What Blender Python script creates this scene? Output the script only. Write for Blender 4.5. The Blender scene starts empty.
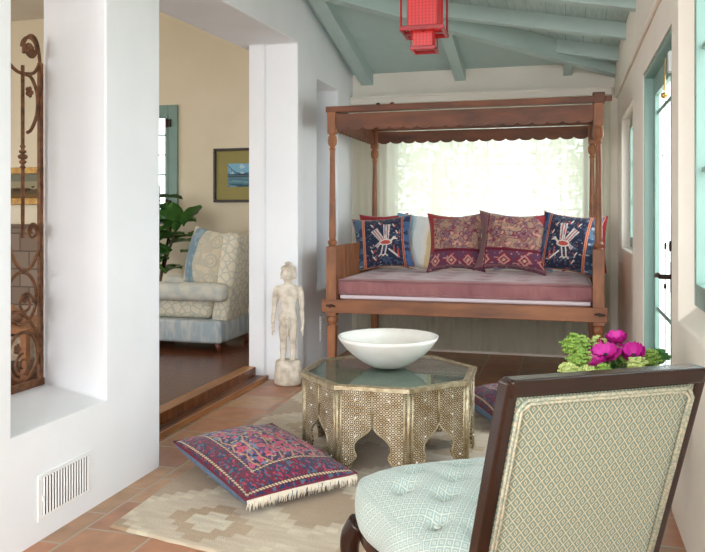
import bpy, bmesh, math, random
import numpy as np
from mathutils import Vector, Matrix, noise
from math import sin, cos, pi, radians, sqrt, atan2, exp
random.seed(7); rng = np.random.RandomState(5)
SC = bpy.context.scene; COL = SC.collection

# ------------------------------------------------------------ helpers
def lin(r, g, b):
    f = lambda c: (c/255/12.92) if c/255 <= .04045 else ((c/255+.055)/1.055)**2.4
    return (f(r), f(g), f(b))
def rgba(c): return (c[0], c[1], c[2], 1)

class E:                                    # tiny expression builder for math nodes
    def __init__(s, nt, sock): s.nt, s.s = nt, sock
    def _op(s, op, *o, clamp=False):
        n = s.nt.nodes.new('ShaderNodeMath'); n.operation = op; n.use_clamp = clamp
        for i, v in enumerate((s,)+o):
            if isinstance(v, E): s.nt.links.new(v.s, n.inputs[i])
            else: n.inputs[i].default_value = v
        return E(s.nt, n.outputs[0])
    def __add__(s, o): return s._op('ADD', o)
    def __sub__(s, o): return s._op('SUBTRACT', o)
    def __mul__(s, o): return s._op('MULTIPLY', o)
    def abs(s): return s._op('ABSOLUTE')
    def fract(s): return s._op('FRACT')
    def floor(s): return s._op('FLOOR')
    def lt(s, o): return s._op('LESS_THAN', o)
    def gt(s, o): return s._op('GREATER_THAN', o)
    def mx(s, o): return s._op('MAXIMUM', o)
    def mn(s, o): return s._op('MINIMUM', o)
    def tri(s): return (s.fract()-.5).abs()*2.   # 1 at integers, 0 at half

def newmat(name):
    m = bpy.data.materials.new(name); m.use_nodes = True
    return m, m.node_tree, m.node_tree.nodes['Principled BSDF']
def N(nt, kind, **kw):
    n = nt.nodes.new(kind)
    for k, v in kw.items():
        if k in n.inputs: n.inputs[k].default_value = v
        else: setattr(n, k, v)
    return n
def bump_noise(nt, bs, scale, strength, dist=.01, coord='Object', detail=4):
    tc = N(nt, 'ShaderNodeTexCoord'); no = N(nt, 'ShaderNodeTexNoise', Scale=scale, Detail=detail)
    b = N(nt, 'ShaderNodeBump', Strength=strength, Distance=dist)
    nt.links.new(tc.outputs[coord], no.inputs['Vector']); nt.links.new(no.outputs[0], b.inputs['Height'])
    nt.links.new(b.outputs[0], bs.inputs['Normal']); return no, b
def mat(name, c, rough=.6, metal=0, c2=None, vs=8, bump=0, bs_=40, stretch=None, spec=.5, emit=None, es=1, sheen=0, contrast=(.3,.7)):
    m, nt, b = newmat(name)
    b.inputs['Base Color'].default_value = rgba(c); b.inputs['Roughness'].default_value = rough
    b.inputs['Metallic'].default_value = metal; b.inputs['Specular IOR Level'].default_value = spec
    if sheen: b.inputs['Sheen Weight'].default_value = sheen
    if c2 is not None:
        tc = N(nt, 'ShaderNodeTexCoord'); mp = N(nt, 'ShaderNodeMapping')
        if stretch: mp.inputs['Scale'].default_value = stretch
        no = N(nt, 'ShaderNodeTexNoise', Scale=vs, Detail=6)
        cr = N(nt, 'ShaderNodeValToRGB'); cr.color_ramp.elements[0].color = rgba(c); cr.color_ramp.elements[1].color = rgba(c2)
        cr.color_ramp.elements[0].position, cr.color_ramp.elements[1].position = contrast
        nt.links.new(tc.outputs['Object'], mp.inputs[0]); nt.links.new(mp.outputs[0], no.inputs['Vector'])
        nt.links.new(no.outputs[0], cr.inputs[0]); nt.links.new(cr.outputs[0], b.inputs['Base Color'])
    if bump: bump_noise(nt, b, bs_, bump)
    if emit is not None:
        b.inputs['Emission Color'].default_value = rgba(emit); b.inputs['Emission Strength'].default_value = es
    return m
def attrmat(name, rough=.9, bump=.4, bs_=400, sheen=.2, weave=0):
    m, nt, b = newmat(name); a = N(nt, 'ShaderNodeAttribute', attribute_name='Col')
    nt.links.new(a.outputs['Color'], b.inputs['Base Color']); b.inputs['Roughness'].default_value = rough
    b.inputs['Specular IOR Level'].default_value = .15; b.inputs['Sheen Weight'].default_value = sheen
    bump_noise(nt, b, bs_, bump, .003); return m

def shell(bm, name, m, parent=None, smooth=False, bevel=0, seg=2, autos=None):
    me = bpy.data.meshes.new(name); bmesh.ops.recalc_face_normals(bm, faces=bm.faces); bm.to_mesh(me); bm.free()
    o = bpy.data.objects.new(name, me); COL.objects.link(o)
    for mm in (m if isinstance(m, (list, tuple)) else [m]): me.materials.append(mm)
    if smooth: me.polygons.foreach_set('use_smooth', [True]*len(me.polygons))
    if parent: o.parent = parent
    if bevel:
        md = o.modifiers.new('Bevel', 'BEVEL'); md.width = bevel; md.segments = seg; md.limit_method = 'ANGLE'; md.angle_limit = radians(40)
    if autos is not None: me.set_sharp_from_angle(angle=radians(autos))
    return o
def empty(name, loc=(0,0,0), rz=0, parent=None):
    o = bpy.data.objects.new(name, None); COL.objects.link(o); o.location = loc; o.rotation_euler = (0,0,rz); o.empty_display_size = .05
    if parent: o.parent = parent
    return o
def tag(o, label=None, cat=None, group=None, kind=None):
    if label: o['label'] = label
    if cat: o['category'] = cat
    if group: o['group'] = group
    if kind: o['kind'] = kind
    return o
def structure(o): o['kind'] = 'structure'; return o
def box(bm, x0, x1, y0, y1, z0, z1, M=None, mi=0):
    vs = [bm.verts.new(Vector(p) if M is None else M @ Vector(p)) for p in
          ((x0,y0,z0),(x1,y0,z0),(x1,y1,z0),(x0,y1,z0),(x0,y0,z1),(x1,y0,z1),(x1,y1,z1),(x0,y1,z1))]
    for f in ((0,3,2,1),(4,5,6,7),(0,1,5,4),(1,2,6,5),(2,3,7,6),(3,0,4,7)):
        bm.faces.new([vs[i] for i in f]).material_index = mi
    return vs
def prism(bm, pts, ax, a0, a1):            # polygon extruded along axis; pts are the two other coords in order
    def P(p, a): q = list(p); q.insert(ax, a); return q
    A = [bm.verts.new(P(p, a0)) for p in pts]; B = [bm.verts.new(P(p, a1)) for p in pts]
    n = len(pts); bm.faces.new(A[::-1]); bm.faces.new(B)
    for i in range(n): bm.faces.new((A[i], A[(i+1)%n], B[(i+1)%n], B[i]))
def ring(bm, c, r1, r2, n, ax=None, ay=None, ph=0):
    ax = Vector(ax or (1,0,0)); ay = Vector(ay or (0,1,0)); c = Vector(c)
    return [bm.verts.new(c+ax*r1*cos(2*pi*i/n+ph)+ay*r2*sin(2*pi*i/n+ph)) for i in range(n)]
def bridge(bm, A, B):
    n = len(A)
    for i in range(n): bm.faces.new((A[i], A[(i+1)%n], B[(i+1)%n], B[i]))
def lathe(bm, prof, n=24, c=(0,0,0), cap=True):
    R = [ring(bm, (c[0],c[1],c[2]+z), r, r, n) for r, z in prof]
    for a, b in zip(R, R[1:]): bridge(bm, a, b)
    if cap: bm.faces.new(R[0][::-1]); bm.faces.new(R[-1])
def tube(bm, pts, rad, n=8, flat=None, cap=True):
    pts = [Vector(p) for p in pts]; R = []; up = None
    for i, p in enumerate(pts):
        t = (pts[min(i+1, len(pts)-1)]-pts[max(i-1, 0)]).normalized()
        if up is None:
            up = Vector((0,0,1)) if abs(t.z) < .9 else Vector((1,0,0))
        a = t.cross(up).normalized(); up = a.cross(t).normalized()
        r = rad[i] if isinstance(rad, (list, tuple)) else rad
        r2 = r if flat is None else flat
        R.append(ring(bm, p, r, r2, n, a, up))
    for A, B in zip(R, R[1:]): bridge(bm, A, B)
    if cap: bm.faces.new(R[0][::-1]); bm.faces.new(R[-1])
def ball(bm, c, r, sub=2, s=(1,1,1)):
    M = Matrix.Translation(c) @ Matrix.Diagonal((*[r*k for k in s], 1))
    bmesh.ops.create_icosphere(bm, subdivisions=sub, radius=1, matrix=M)
def spline(pts, n=8):
    out = []; P = [Vector(p) for p in pts]
    for i in range(len(P)-1):
        p0, p1, p2, p3 = P[max(i-1,0)], P[i], P[i+1], P[min(i+2,len(P)-1)]
        for k in range(n):
            t = k/n; out.append(.5*((2*p1)+(p2-p0)*t+(2*p0-5*p1+4*p2-p3)*t*t+(3*p1-p0-3*p2+p3)*t**3))
    out.append(P[-1]); return out
def bake(o):                               # freeze modifiers into the mesh
    dg = bpy.context.evaluated_depsgraph_get(); dg.update()
    me = bpy.data.meshes.new_from_object(o.evaluated_get(dg)); o.modifiers.clear(); o.data = me
def cut(o, cutters):
    tmp = []
    for bm in cutters:
        me = bpy.data.meshes.new('cut'); bmesh.ops.recalc_face_normals(bm, faces=bm.faces); bm.to_mesh(me); bm.free()
        c = bpy.data.objects.new('cut', me); COL.objects.link(c); tmp.append(c)
        md = o.modifiers.new('b', 'BOOLEAN'); md.object = c; md.operation = 'DIFFERENCE'; md.solver = 'EXACT'
    bpy.context.view_layer.update(); bake(o)
    for c in tmp: bpy.data.objects.remove(c)
def addbevel(o, w, seg=3, smooth=True):
    md = o.modifiers.new('Bevel', 'BEVEL'); md.width = w; md.segments = seg; md.limit_method = 'ANGLE'; md.angle_limit = radians(40)
    md.harden_normals = False

# ------------------------------------------------------------ camera model (room frame: X right, Y deep, Z up)
F = 759.; YAW = atan2(213, F); HCAM = 1.3
def at(px, py, d):                         # a point at view depth d
    l = (px-352.5)/F*d; z = HCAM+(215-py)/F*d
    return Vector((l*cos(YAW)-d*sin(YAW), l*sin(YAW)+d*cos(YAW), z))
cam = bpy.data.cameras.new('camera'); co = bpy.data.objects.new('camera', cam); COL.objects.link(co)
co.location = (0,0,HCAM); co.rotation_euler = (pi/2, 0, YAW)
cam.sensor_width = 36; cam.lens = 36*F/705; cam.shift_y = -61/705; cam.clip_start = .05
SC.camera = co
SC.view_settings.view_transform = 'Standard'; SC.view_settings.look = 'None'; SC.view_settings.gamma = 1
SC.view_settings.exposure = 0.3

# ------------------------------------------------------------ materials
def plaster(name, c, c2):
    m, nt, b = newmat(name); tc = N(nt, 'ShaderNodeTexCoord')
    n1 = N(nt, 'ShaderNodeTexNoise', Scale=2.2, Detail=4); cr = N(nt, 'ShaderNodeValToRGB')
    cr.color_ramp.elements[0].color = rgba(c); cr.color_ramp.elements[1].color = rgba(c2)
    cr.color_ramp.elements[0].position = .35; cr.color_ramp.elements[1].position = .7
    n2 = N(nt, 'ShaderNodeTexNoise', Scale=5, Detail=5); bu = N(nt, 'ShaderNodeBump', Strength=.25, Distance=.02)
    for n in (n1, n2): nt.links.new(tc.outputs['Object'], n.inputs['Vector'])
    nt.links.new(n1.outputs[0], cr.inputs[0]); nt.links.new(cr.outputs[0], b.inputs['Base Color'])
    nt.links.new(n2.outputs[0], bu.inputs['Height']); nt.links.new(bu.outputs[0], b.inputs['Normal'])
    b.inputs['Roughness'].default_value = .85; b.inputs['Specular IOR Level'].default_value = .2
    return m
M_white = plaster('white plaster', lin(234,236,240), lin(240,241,244))
M_warmw = plaster('warm white plaster', lin(236,226,214), lin(241,233,222))
M_far = plaster('cream plaster', lin(218,211,200), lin(225,219,209))
M_living = plaster('butter plaster', lin(222,210,184), lin(228,216,192))
M_teal = mat('teal paint', lin(168,188,185), .5, c2=lin(175,195,192), vs=5)
M_tealframe = mat('sea green gloss paint', lin(118,148,138), .35, c2=lin(124,154,145), vs=6)
M_wood = mat('carved teak', lin(164,104,64), .5, c2=lin(96,56,34), vs=14, stretch=(1,1,.25), bump=.15, bs_=60)
M_woodh = mat('teak rail', lin(160,100,60), .5, c2=lin(104,62,38), vs=12, stretch=(.2,1,1), bump=.12, bs_=60)
M_woodv = mat('red teak valance', lin(128,72,42), .55, c2=lin(76,42,26), vs=10, stretch=(.3,1,1), bump=.25, bs_=45)
M_dark = mat('dark walnut', lin(48,26,17), .2, c2=lin(30,16,11), vs=10, stretch=(1,1,.2))
M_iron = mat('rusted iron', lin(142,96,62), .6, metal=.2, c2=lin(84,54,36), vs=25, bump=.3, bs_=90)
M_whitemetal = mat('white enamel', lin(236,236,236), .4)
M_black = mat('black void', lin(30,28,27), .9)
M_bronze = mat('oiled bronze', lin(58,42,34), .35, metal=.7)
M_brass = mat('brass', lin(190,150,80), .3, metal=.9)
M_stone = mat('weathered limewood', lin(222,212,196), .9, c2=lin(178,164,145), vs=18, bump=.6, bs_=70, contrast=(.42,.72))
M_ceramic = mat('white alabaster', lin(240,238,232), .25, c2=lin(222,214,202), vs=5, contrast=(.45,.8))
M_blue = mat('dusty blue linen', lin(104,126,150), .9, c2=lin(90,112,136), vs=30, bump=.3, bs_=300)
M_red = mat('brick red velvet', lin(150,48,52), .85, c2=lin(128,38,44), vs=20, sheen=.4)
M_fringe = mat('ivory cotton', lin(228,218,200), .9)

def glass(name, tint=(1,1,1), rough=.0, a=.12):
    m, nt, b = newmat(name); nt.nodes.remove(b); out = nt.nodes['Material Output']
    g = N(nt, 'ShaderNodeBsdfGlossy', Roughness=rough); t = N(nt, 'ShaderNodeBsdfTransparent'); t.inputs[0].default_value = rgba(tint)
    lw = N(nt, 'ShaderNodeFresnel', IOR=1.5); mx = N(nt, 'ShaderNodeMixShader')
    ge = N(nt, 'ShaderNodeNewGeometry'); fr = E(nt, lw.outputs[0])*(E(nt, ge.outputs['Backfacing'])*-1.+1.)
    nt.links.new(fr.s, mx.inputs[0]); nt.links.new(t.outputs[0], mx.inputs[1]); nt.links.new(g.outputs[0], mx.inputs[2])
    nt.links.new(mx.outputs[0], out.inputs[0]); return m
M_glass = glass('window glass', (.95,.98,.98))

# terracotta tiles
def tile_mat():
    m, nt, b = newmat('terracotta tiles'); tc = N(nt, 'ShaderNodeTexCoord'); mp = N(nt, 'ShaderNodeMapping')
    mp.inputs['Rotation'].default_value = (0,0,radians(90)); mp.inputs['Location'].default_value = (.1,.06,0)
    nd = N(nt, 'ShaderNodeTexNoise', Scale=1.7, Detail=2)
    br = N(nt, 'ShaderNodeTexBrick', Scale=1.0); br.offset = .5
    br.inputs['Brick Width'].default_value = .31; br.inputs['Row Height'].default_value = .31
    br.inputs['Mortar Size'].default_value = .007; br.inputs['Mortar Smooth'].default_value = .3; br.inputs['Bias'].default_value = 0
    br.inputs['Color1'].default_value = (0,0,0,1); br.inputs['Color2'].default_value = (1,1,1,1); br.inputs['Mortar'].default_value = (.5,.5,.5,1)
    cr = N(nt, 'ShaderNodeValToRGB'); e = cr.color_ramp.elements
    e[0].position = 0; e[0].color = rgba(lin(172,126,92)); e[1].position = 1; e[1].color = rgba(lin(188,148,112))
    for p, c in ((.25,(178,116,84)), (.45,(164,132,100)), (.6,(188,130,94)), (.8,(160,104,78))):
        k = e.new(p); k.color = rgba(lin(*c))
    no = N(nt, 'ShaderNodeTexNoise', Scale=9, Detail=5); hs = N(nt, 'ShaderNodeMix', data_type='RGBA'); hs.blend_type = 'OVERLAY'
    hs.inputs[0].default_value = .45
    mx = N(nt, 'ShaderNodeMix', data_type='RGBA'); mx.inputs[7].default_value = rgba(lin(172,156,136))
    nt.links.new(tc.outputs['Object'], mp.inputs[0]); nt.links.new(mp.outputs[0], br.inputs['Vector']); nt.links.new(mp.outputs[0], no.inputs['Vector'])
    nt.links.new(br.outputs['Color'], cr.inputs[0]); nt.links.new(cr.outputs[0], hs.inputs[6]); nt.links.new(no.outputs[0], hs.inputs[7])
    nt.links.new(br.outputs['Fac'], mx.inputs[0]); nt.links.new(hs.outputs[2], mx.inputs[6]); nt.links.new(mx.outputs[2], b.inputs['Base Color'])
    bu = N(nt, 'ShaderNodeBump', Strength=.6, Distance=.004); bu.invert = True
    nt.links.new(br.outputs['Fac'], bu.inputs['Height']); nt.links.new(bu.outputs[0], b.inputs['Normal'])
    b.inputs['Roughness'].default_value = .38; return m
M_tile = tile_mat()
def plank_mat(name, c1, c2, w, l, rough, rot=0, gap=.002, gapc=(20,12,8)):
    m, nt, b = newmat(name); tc = N(nt, 'ShaderNodeTexCoord'); mp = N(nt, 'ShaderNodeMapping'); mp.inputs['Rotation'].default_value = (0,0,radians(rot))
    br = N(nt, 'ShaderNodeTexBrick', Scale=1.0); br.offset = .37
    br.inputs['Brick Width'].default_value = l; br.inputs['Row Height'].default_value = w; br.inputs['Mortar Size'].default_value = gap
    br.inputs['Color1'].default_value = rgba(c1); br.inputs['Color2'].default_value = rgba(c2); br.inputs['Mortar'].default_value = rgba(lin(*gapc))
    nt.links.new(tc.outputs['Object'], mp.inputs[0]); nt.links.new(mp.outputs[0], br.inputs['Vector'])
    m2 = N(nt, 'ShaderNodeMapping'); m2.inputs['Scale'].default_value = (1.5,18,1); no = N(nt, 'ShaderNodeTexNoise', Scale=3, Detail=5)
    nt.links.new(mp.outputs[0], m2.inputs[0]); nt.links.new(m2.outputs[0], no.inputs['Vector'])
    mx = N(nt, 'ShaderNodeMix', data_type='RGBA'); mx.blend_type = 'OVERLAY'; mx.inputs[0].default_value = .3
    nt.links.new(br.outputs['Color'], mx.inputs[6]); nt.links.new(no.outputs[0], mx.inputs[7]); nt.links.new(mx.outputs[2], b.inputs['Base Color'])
    b.inputs['Roughness'].default_value = rough; return m
M_floorwood = plank_mat('dark oak boards', lin(118,70,42), lin(96,54,34), .07, 1.4, .25, rot=0)
M_step = mat('honey oak', lin(178,122,72), .4, c2=lin(128,80,46), vs=9, stretch=(1.2,.12,3), bump=.05)
M_stepd = mat('grained dark oak', lin(142,90,54), .35, c2=lin(74,44,28), vs=14, stretch=(2.5,.16,2), contrast=(.4,.62))
M_ceil = plank_mat('teal ceiling boards', lin(168,188,185), lin(172,191,188), .14, 4, .6, rot=90, gap=.0018, gapc=(104,134,130))

# jacquard upholstery: ogee lattice with little lozenges, in metres of UV
def fabric(name, base, line, per, px_=1.0):
    m, nt, b = newmat(name); uv = N(nt, 'ShaderNodeUVMap'); sp = N(nt, 'ShaderNodeSeparateXYZ')
    nt.links.new(uv.outputs[0], sp.inputs[0]); u = E(nt, sp.outputs[0])*(1/per); v = E(nt, sp.outputs[1])*(1/(per*2.6))
    z = (v.tri()-.5)
    l1 = ((u+z).fract()-.5).abs(); l2 = ((u-z).fract()-.5).abs()
    du = (u.fract()-.5).abs(); dv = ((v*2.+.5).fract()-.5).abs(); dia = du*1.25+dv
    du2 = ((u+.5).fract()-.5).abs(); dv2 = ((v*2.).fract()-.5).abs(); dia2 = du2*1.25+dv2
    f = l1.lt(.06).mx(l2.lt(.06)).mx(dia.lt(.22)-dia.lt(.12)).mx(dia2.lt(.22)-dia2.lt(.12))
    wv = (E(nt, sp.outputs[0])*900.).fract().gt(.5)*.12
    f = (f*.85+wv)
    mx = N(nt, 'ShaderNodeMix', data_type='RGBA'); mx.inputs[6].default_value = rgba(base); mx.inputs[7].default_value = rgba(line)
    nt.links.new(f.s, mx.inputs[0]); nt.links.new(mx.outputs[2], b.inputs['Base Color'])
    bu = N(nt, 'ShaderNodeBump', Strength=.35, Distance=.0015); nt.links.new(f.s, bu.inputs['Height']); nt.links.new(bu.outputs[0], b.inputs['Normal'])
    b.inputs['Roughness'].default_value = .75; b.inputs['Specular IOR Level'].default_value = .25; b.inputs['Sheen Weight'].default_value = .2
    return m
M_fab = fabric('sage and cream jacquard', lin(104,126,116), lin(198,186,152), .0262)
M_fabseat = fabric('pale sage jacquard', lin(146,166,162), lin(206,206,192), .0262)

# embossed metal sheet
def embossed():
    m, nt, b = newmat('embossed white metal'); tc = N(nt, 'ShaderNodeUVMap')
    sp = N(nt, 'ShaderNodeSeparateXYZ'); nt.links.new(tc.outputs[0], sp.inputs[0])
    u = E(nt, sp.outputs[0])*(1/.030); v = E(nt, sp.outputs[1])*(1/.030)
    a = (u.fract()-.5); c = (v.fract()-.5); d = a*a+c*c; u2 = ((u+.5).fract()-.5); v2 = ((v+.5).fract()-.5); d2 = u2*u2+v2*v2
    h = d.lt(.03).mx(d2.lt(.03)).mx(d.lt(.20)-d.lt(.10))
    no = N(nt, 'ShaderNodeTexNoise', Scale=14, Detail=4); nt.links.new(tc.outputs[0], no.inputs['Vector'])
    cr = N(nt, 'ShaderNodeValToRGB'); cr.color_ramp.elements[0].position = .35; cr.color_ramp.elements[1].position = .65
    cr.color_ramp.elements[0].color = rgba(lin(178,150,108)); cr.color_ramp.elements[1].color = rgba(lin(220,206,178))
    nt.links.new(no.outputs[0], cr.inputs[0])
    mx = N(nt, 'ShaderNodeMix', data_type='RGBA'); mx.inputs[6].default_value = rgba(lin(48,36,24)); nt.links.new(h.s, mx.inputs[0]); nt.links.new(cr.outputs[0], mx.inputs[7])
    nt.links.new(mx.outputs[2], b.inputs['Base Color'])
    bu = N(nt, 'ShaderNodeBump', Strength=.8, Distance=.002); nt.links.new(h.s, bu.inputs['Height']); nt.links.new(bu.outputs[0], b.inputs['Normal'])
    b.inputs['Metallic'].default_value = .35; b.inputs['Roughness'].default_value = .45; return m
M_emb = embossed()
M_rim = mat('worn silver brass', lin(196,184,156), .3, metal=.75, c2=lin(150,130,96), vs=30, bump=.5, bs_=120)

# ------------------------------------------------------------ THE SETTING
XL, XR, YF = -2.02, .45, 7.2
def flat(name, m, *boxes):
    bm = bmesh.new()
    for b in boxes: box(bm, *b)
    return structure(shell(bm, name, m))
flat('floor', M_tile, (-2.3, .75, -2.5, 7.5, -.1, 0))
flat('floor', M_floorwood, (-8.2, -2.365, -1.0, 7.7, -.1, .095))
# left wall with niche, doorway and alcove
bm = bmesh.new(); box(bm, -2.53, XL, -1.2, 7.45, -.05, 3.75)
wl = structure(shell(bm, 'wall_left', M_white))
c1 = bmesh.new()                           # niche, splayed
pf = [(XL+.1,2.42),(XL+.1,3.0),(-2.02,3.03),(-2.60,3.245),(-2.60,2.2),(-2.02,2.42)]
pf = [(XL+.1,2.425),(-2.02,2.425),(-2.6,2.25),(-2.6,3.285),(-2.02,3.03),(XL+.1,2.99)]
prism(c1, pf, 2, .455, 2.62)
c2 = bmesh.new()                           # doorway
pl = [(-1.9,3.513),(-2.6,3.513),(-2.6,5.9),(-2.425,5.9),(-2.425,5.585),(-2.29,5.585),(-2.29,5.615),(-1.9,5.615)]
A = [c2.verts.new((x,y,-.2)) for x, y in pl]; B = [c2.verts.new((x,y,2.585+(y-3.5)*.032)) for x, y in pl]
c2.faces.new(A[::-1]); c2.faces.new(B)
for i in range(8): c2.faces.new((A[i],A[(i+1)%8],B[(i+1)%8],B[i]))
c3 = bmesh.new(); box(c3, -2.30, XL+.1, 6.09, 6.70, .66, 2.45)   # alcove
cut(wl, [c1, c2, c3]); addbevel(wl, .012)
# far wall with a wide window
bm = bmesh.new(); box(bm, -2.1, .7, YF, YF+.25, -.05, 3.75); wf = structure(shell(bm, 'wall_far', M_far))
c1 = bmesh.new(); box(c1, -1.68, .25, YF-.1, YF+.4, .85, 2.28); cut(wf, [c1]); addbevel(wf, .01)
# right wall
bm = bmesh.new(); box(bm, XR, .57, -1.2, 7.45, -.05, 3.2)
wr = structure(shell(bm, 'wall_right', M_warmw))
cd = bmesh.new(); box(cd, XR-.1, .9, 3.60, 4.88, -.2, 2.145)
cw2 = bmesh.new(); box(cw2, XR-.1, .9, 5.62, 6.72, 1.03, 2.10)
cw1 = bmesh.new()
P1 = [(XR-.001,.84,3.40),(.52,.935,3.27)]
def frustum(c, y0, y1, z0, z1, f):         # opening splayed towards the room
    a = [c.verts.new(p) for p in ((XR-.05,y0-f,z0-f),(XR-.05,y1+f,z0-f),(XR-.05,y1+f,z1+f),(XR-.05,y0-f,z1+f))]
    b = [c.verts.new(p) for p in ((.52,y0,z0),(.52,y1,z0),(.52,y1,z1),(.52,y0,z1))]
    d = [c.verts.new(p) for p in ((.9,y0,z0),(.9,y1,z0),(.9,y1,z1),(.9,y0,z1))]
    c.faces.new(a); c.faces.new(d)
    for p, q in ((a,b),(b,d)):
        for i in range(4): c.faces.new((p[i],p[(i+1)%4],q[(i+1)%4],q[i]))
frustum(cw1, 1.9, 3.33, .93, 2.5, .12)
cd2 = bmesh.new(); prism(cd2, [(.531,4.87),(.70,5.60),(.70,3.4),(.531,3.4)], 2, -.3, 2.145)
cut(wr, [cd, cd2, cw2, cw1]); addbevel(wr, .02)
bm = bmesh.new(); box(bm, XR-.025, XR+.001, -1.2, YF, 2.345, 2.75); o = structure(shell(bm, 'trim_0', M_warmw)); addbevel(o, .02)
# ceiling: shed slope to the right, hip slope to the far wall
def zfar(y): return 2.68+.257*(YF-y)
CX, CY, HX, HY = .45, 7.13, -2.1, 5.27
def zright(x): return zfar(CY)+ (zfar(HY)-zfar(CY))/(CX-HX)*(CX-x)
bm = bmesh.new()
def poly(bm, pts, t=.06):
    a = [bm.verts.new(p) for p in pts]; b = [bm.verts.new((p[0],p[1],p[2]+t)) for p in pts]
    bm.faces.new(a[::-1]); bm.faces.new(b); n = len(pts)
    for i in range(n): bm.faces.new((a[i],a[(i+1)%n],b[(i+1)%n],b[i]))
Cc = (CX,CY,zright(CX)); Hc = (HX,HY,zright(HX)); Rr = (.7,7.31,zright(.7))
poly(bm, [(.7,-1.2,zright(.7)), Rr, Cc, Hc, (HX,-1.2,zright(HX))])
structure(shell(bm, 'ceiling', M_ceil))
bm = bmesh.new(); poly(bm, [Hc, Cc, Rr, (.7,7.45,zfar(7.45)), (HX,7.45,zfar(7.45))]); structure(shell(bm, 'ceiling', M_teal))
ntr = [0]
def trim(bm, m, bevel=.003):
    ntr[0] += 1; return structure(shell(bm, 'trim_%d' % ntr[0], m, bevel=bevel))
def beam(p, q, w, h, top):                 # p,q plan points; top(x,y) height of underside of ceiling
    p, q = Vector(p), Vector(q); n = (q-p).normalized(); s = Vector((-n.y, n.x))*w/2; bm = bmesh.new()
    A = []
    for e in (p, q):
        t = top(e.x, e.y)+.01
        A.append([bm.verts.new((e.x+s.x*k, e.y+s.y*k, t-dz)) for k, dz in ((-1,0),(1,0),(1,h),(-1,h))])
    bm.faces.new(A[0]); bm.faces.new(A[1][::-1])
    for i in range(4): bm.faces.new((A[0][i],A[0][(i+1)%4],A[1][(i+1)%4],A[1][i]))
    trim(bm, M_teal)
def hipY(x): return HY+(CY-HY)/(CX-HX)*(x-HX)
beam((HX,HY-.01), (CX+.05,CY+.03), .10, .18, lambda x, y: zright(x))
for x, w in ((-1.87,.12), (-.96,.10), (.02,.08)): beam((x,YF+.01), (x,hipY(x)), w, .12, lambda x, y: zfar(y))
for y in (6.72, 5.9, 5.08, 4.26, 3.44, 2.62, 1.8, .98, .16):
    x0 = XR+.02 - 0; x1 = HX+.07 if y < HY else HX+(y-HY)*(CX-HX)/(CY-HY)
    beam((x0,y), (x1,y), .085, .125, lambda x, y: zright(x))
# step into the living room
bm = bmesh.new(); box(bm, -2.38, -2.283, 3.515, 5.612, 0, .03); box(bm, -2.44, -2.374, 3.515, 5.58, .03, .082); trim(bm, M_stepd)
bm = bmesh.new(); box(bm, -2.283, -2.266, 3.515, 5.612, 0, .032); trim(bm, M_step)
bm = bmesh.new(); box(bm, -2.46, -2.366, 3.515, 5.58, .082, .10); trim(bm, M_step, .005)
# curtain header board on the far wall
bm = bmesh.new(); box(bm, -2.015, .40, YF-.10, YF, 2.37, 2.44); box(bm, -2.015, .40, YF-.115, YF, 2.425, 2.445); trim(bm, M_far)
# baseboard
bm = bmesh.new(); box(bm, -2.015, .44, YF-.015, YF+.005, 0, .09); structure(shell(bm, 'baseboard_far', M_far))
bm = bmesh.new(); box(bm, -5.2, -2.54, 7.43, 7.455, .095, .22); structure(shell(bm, 'baseboard_living', M_tealframe))
# living room shell
LY = 7.45
bm = bmesh.new(); box(bm, -8.2, -2.4, LY, LY+.2, 0, 3.8); wlv = structure(shell(bm, 'wall_living_far', M_living))
c1 = bmesh.new(); box(c1, -5.0, -4.13, LY-.1, LY+.4, 1.2, 2.42); cut(wlv, [c1])
bm = bmesh.new(); box(bm, -8.2, -8.0, -1, LY, 0, 3.8); wlw = structure(shell(bm, 'wall_living_left', M_living))
c1 = bmesh.new(); box(c1, -8.5, -7.8, 2.4, 5.6, .6, 2.6); cut(wlw, [c1])
bm = bmesh.new(); box(bm, -8.2, -2.4, -1.2, -1.0, 0, 3.8); wls = structure(shell(bm, 'wall_living_near', M_living))
c1 = bmesh.new(); box(c1, -6.8, -3.4, -1.4, -.8, .4, 2.9); cut(wls, [c1])
bm = bmesh.new(); box(bm, -8.2, -2.3, -1.2, LY+.2, 3.56, 3.7); structure(shell(bm, 'ceiling', M_far))
flat('floor', mat('pale bounce ground', lin(214,210,200), .9), (-30, 30, -30, 40, -.3, -.15))  # ground plane outside, made pale to bounce light up to the ceiling

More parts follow.
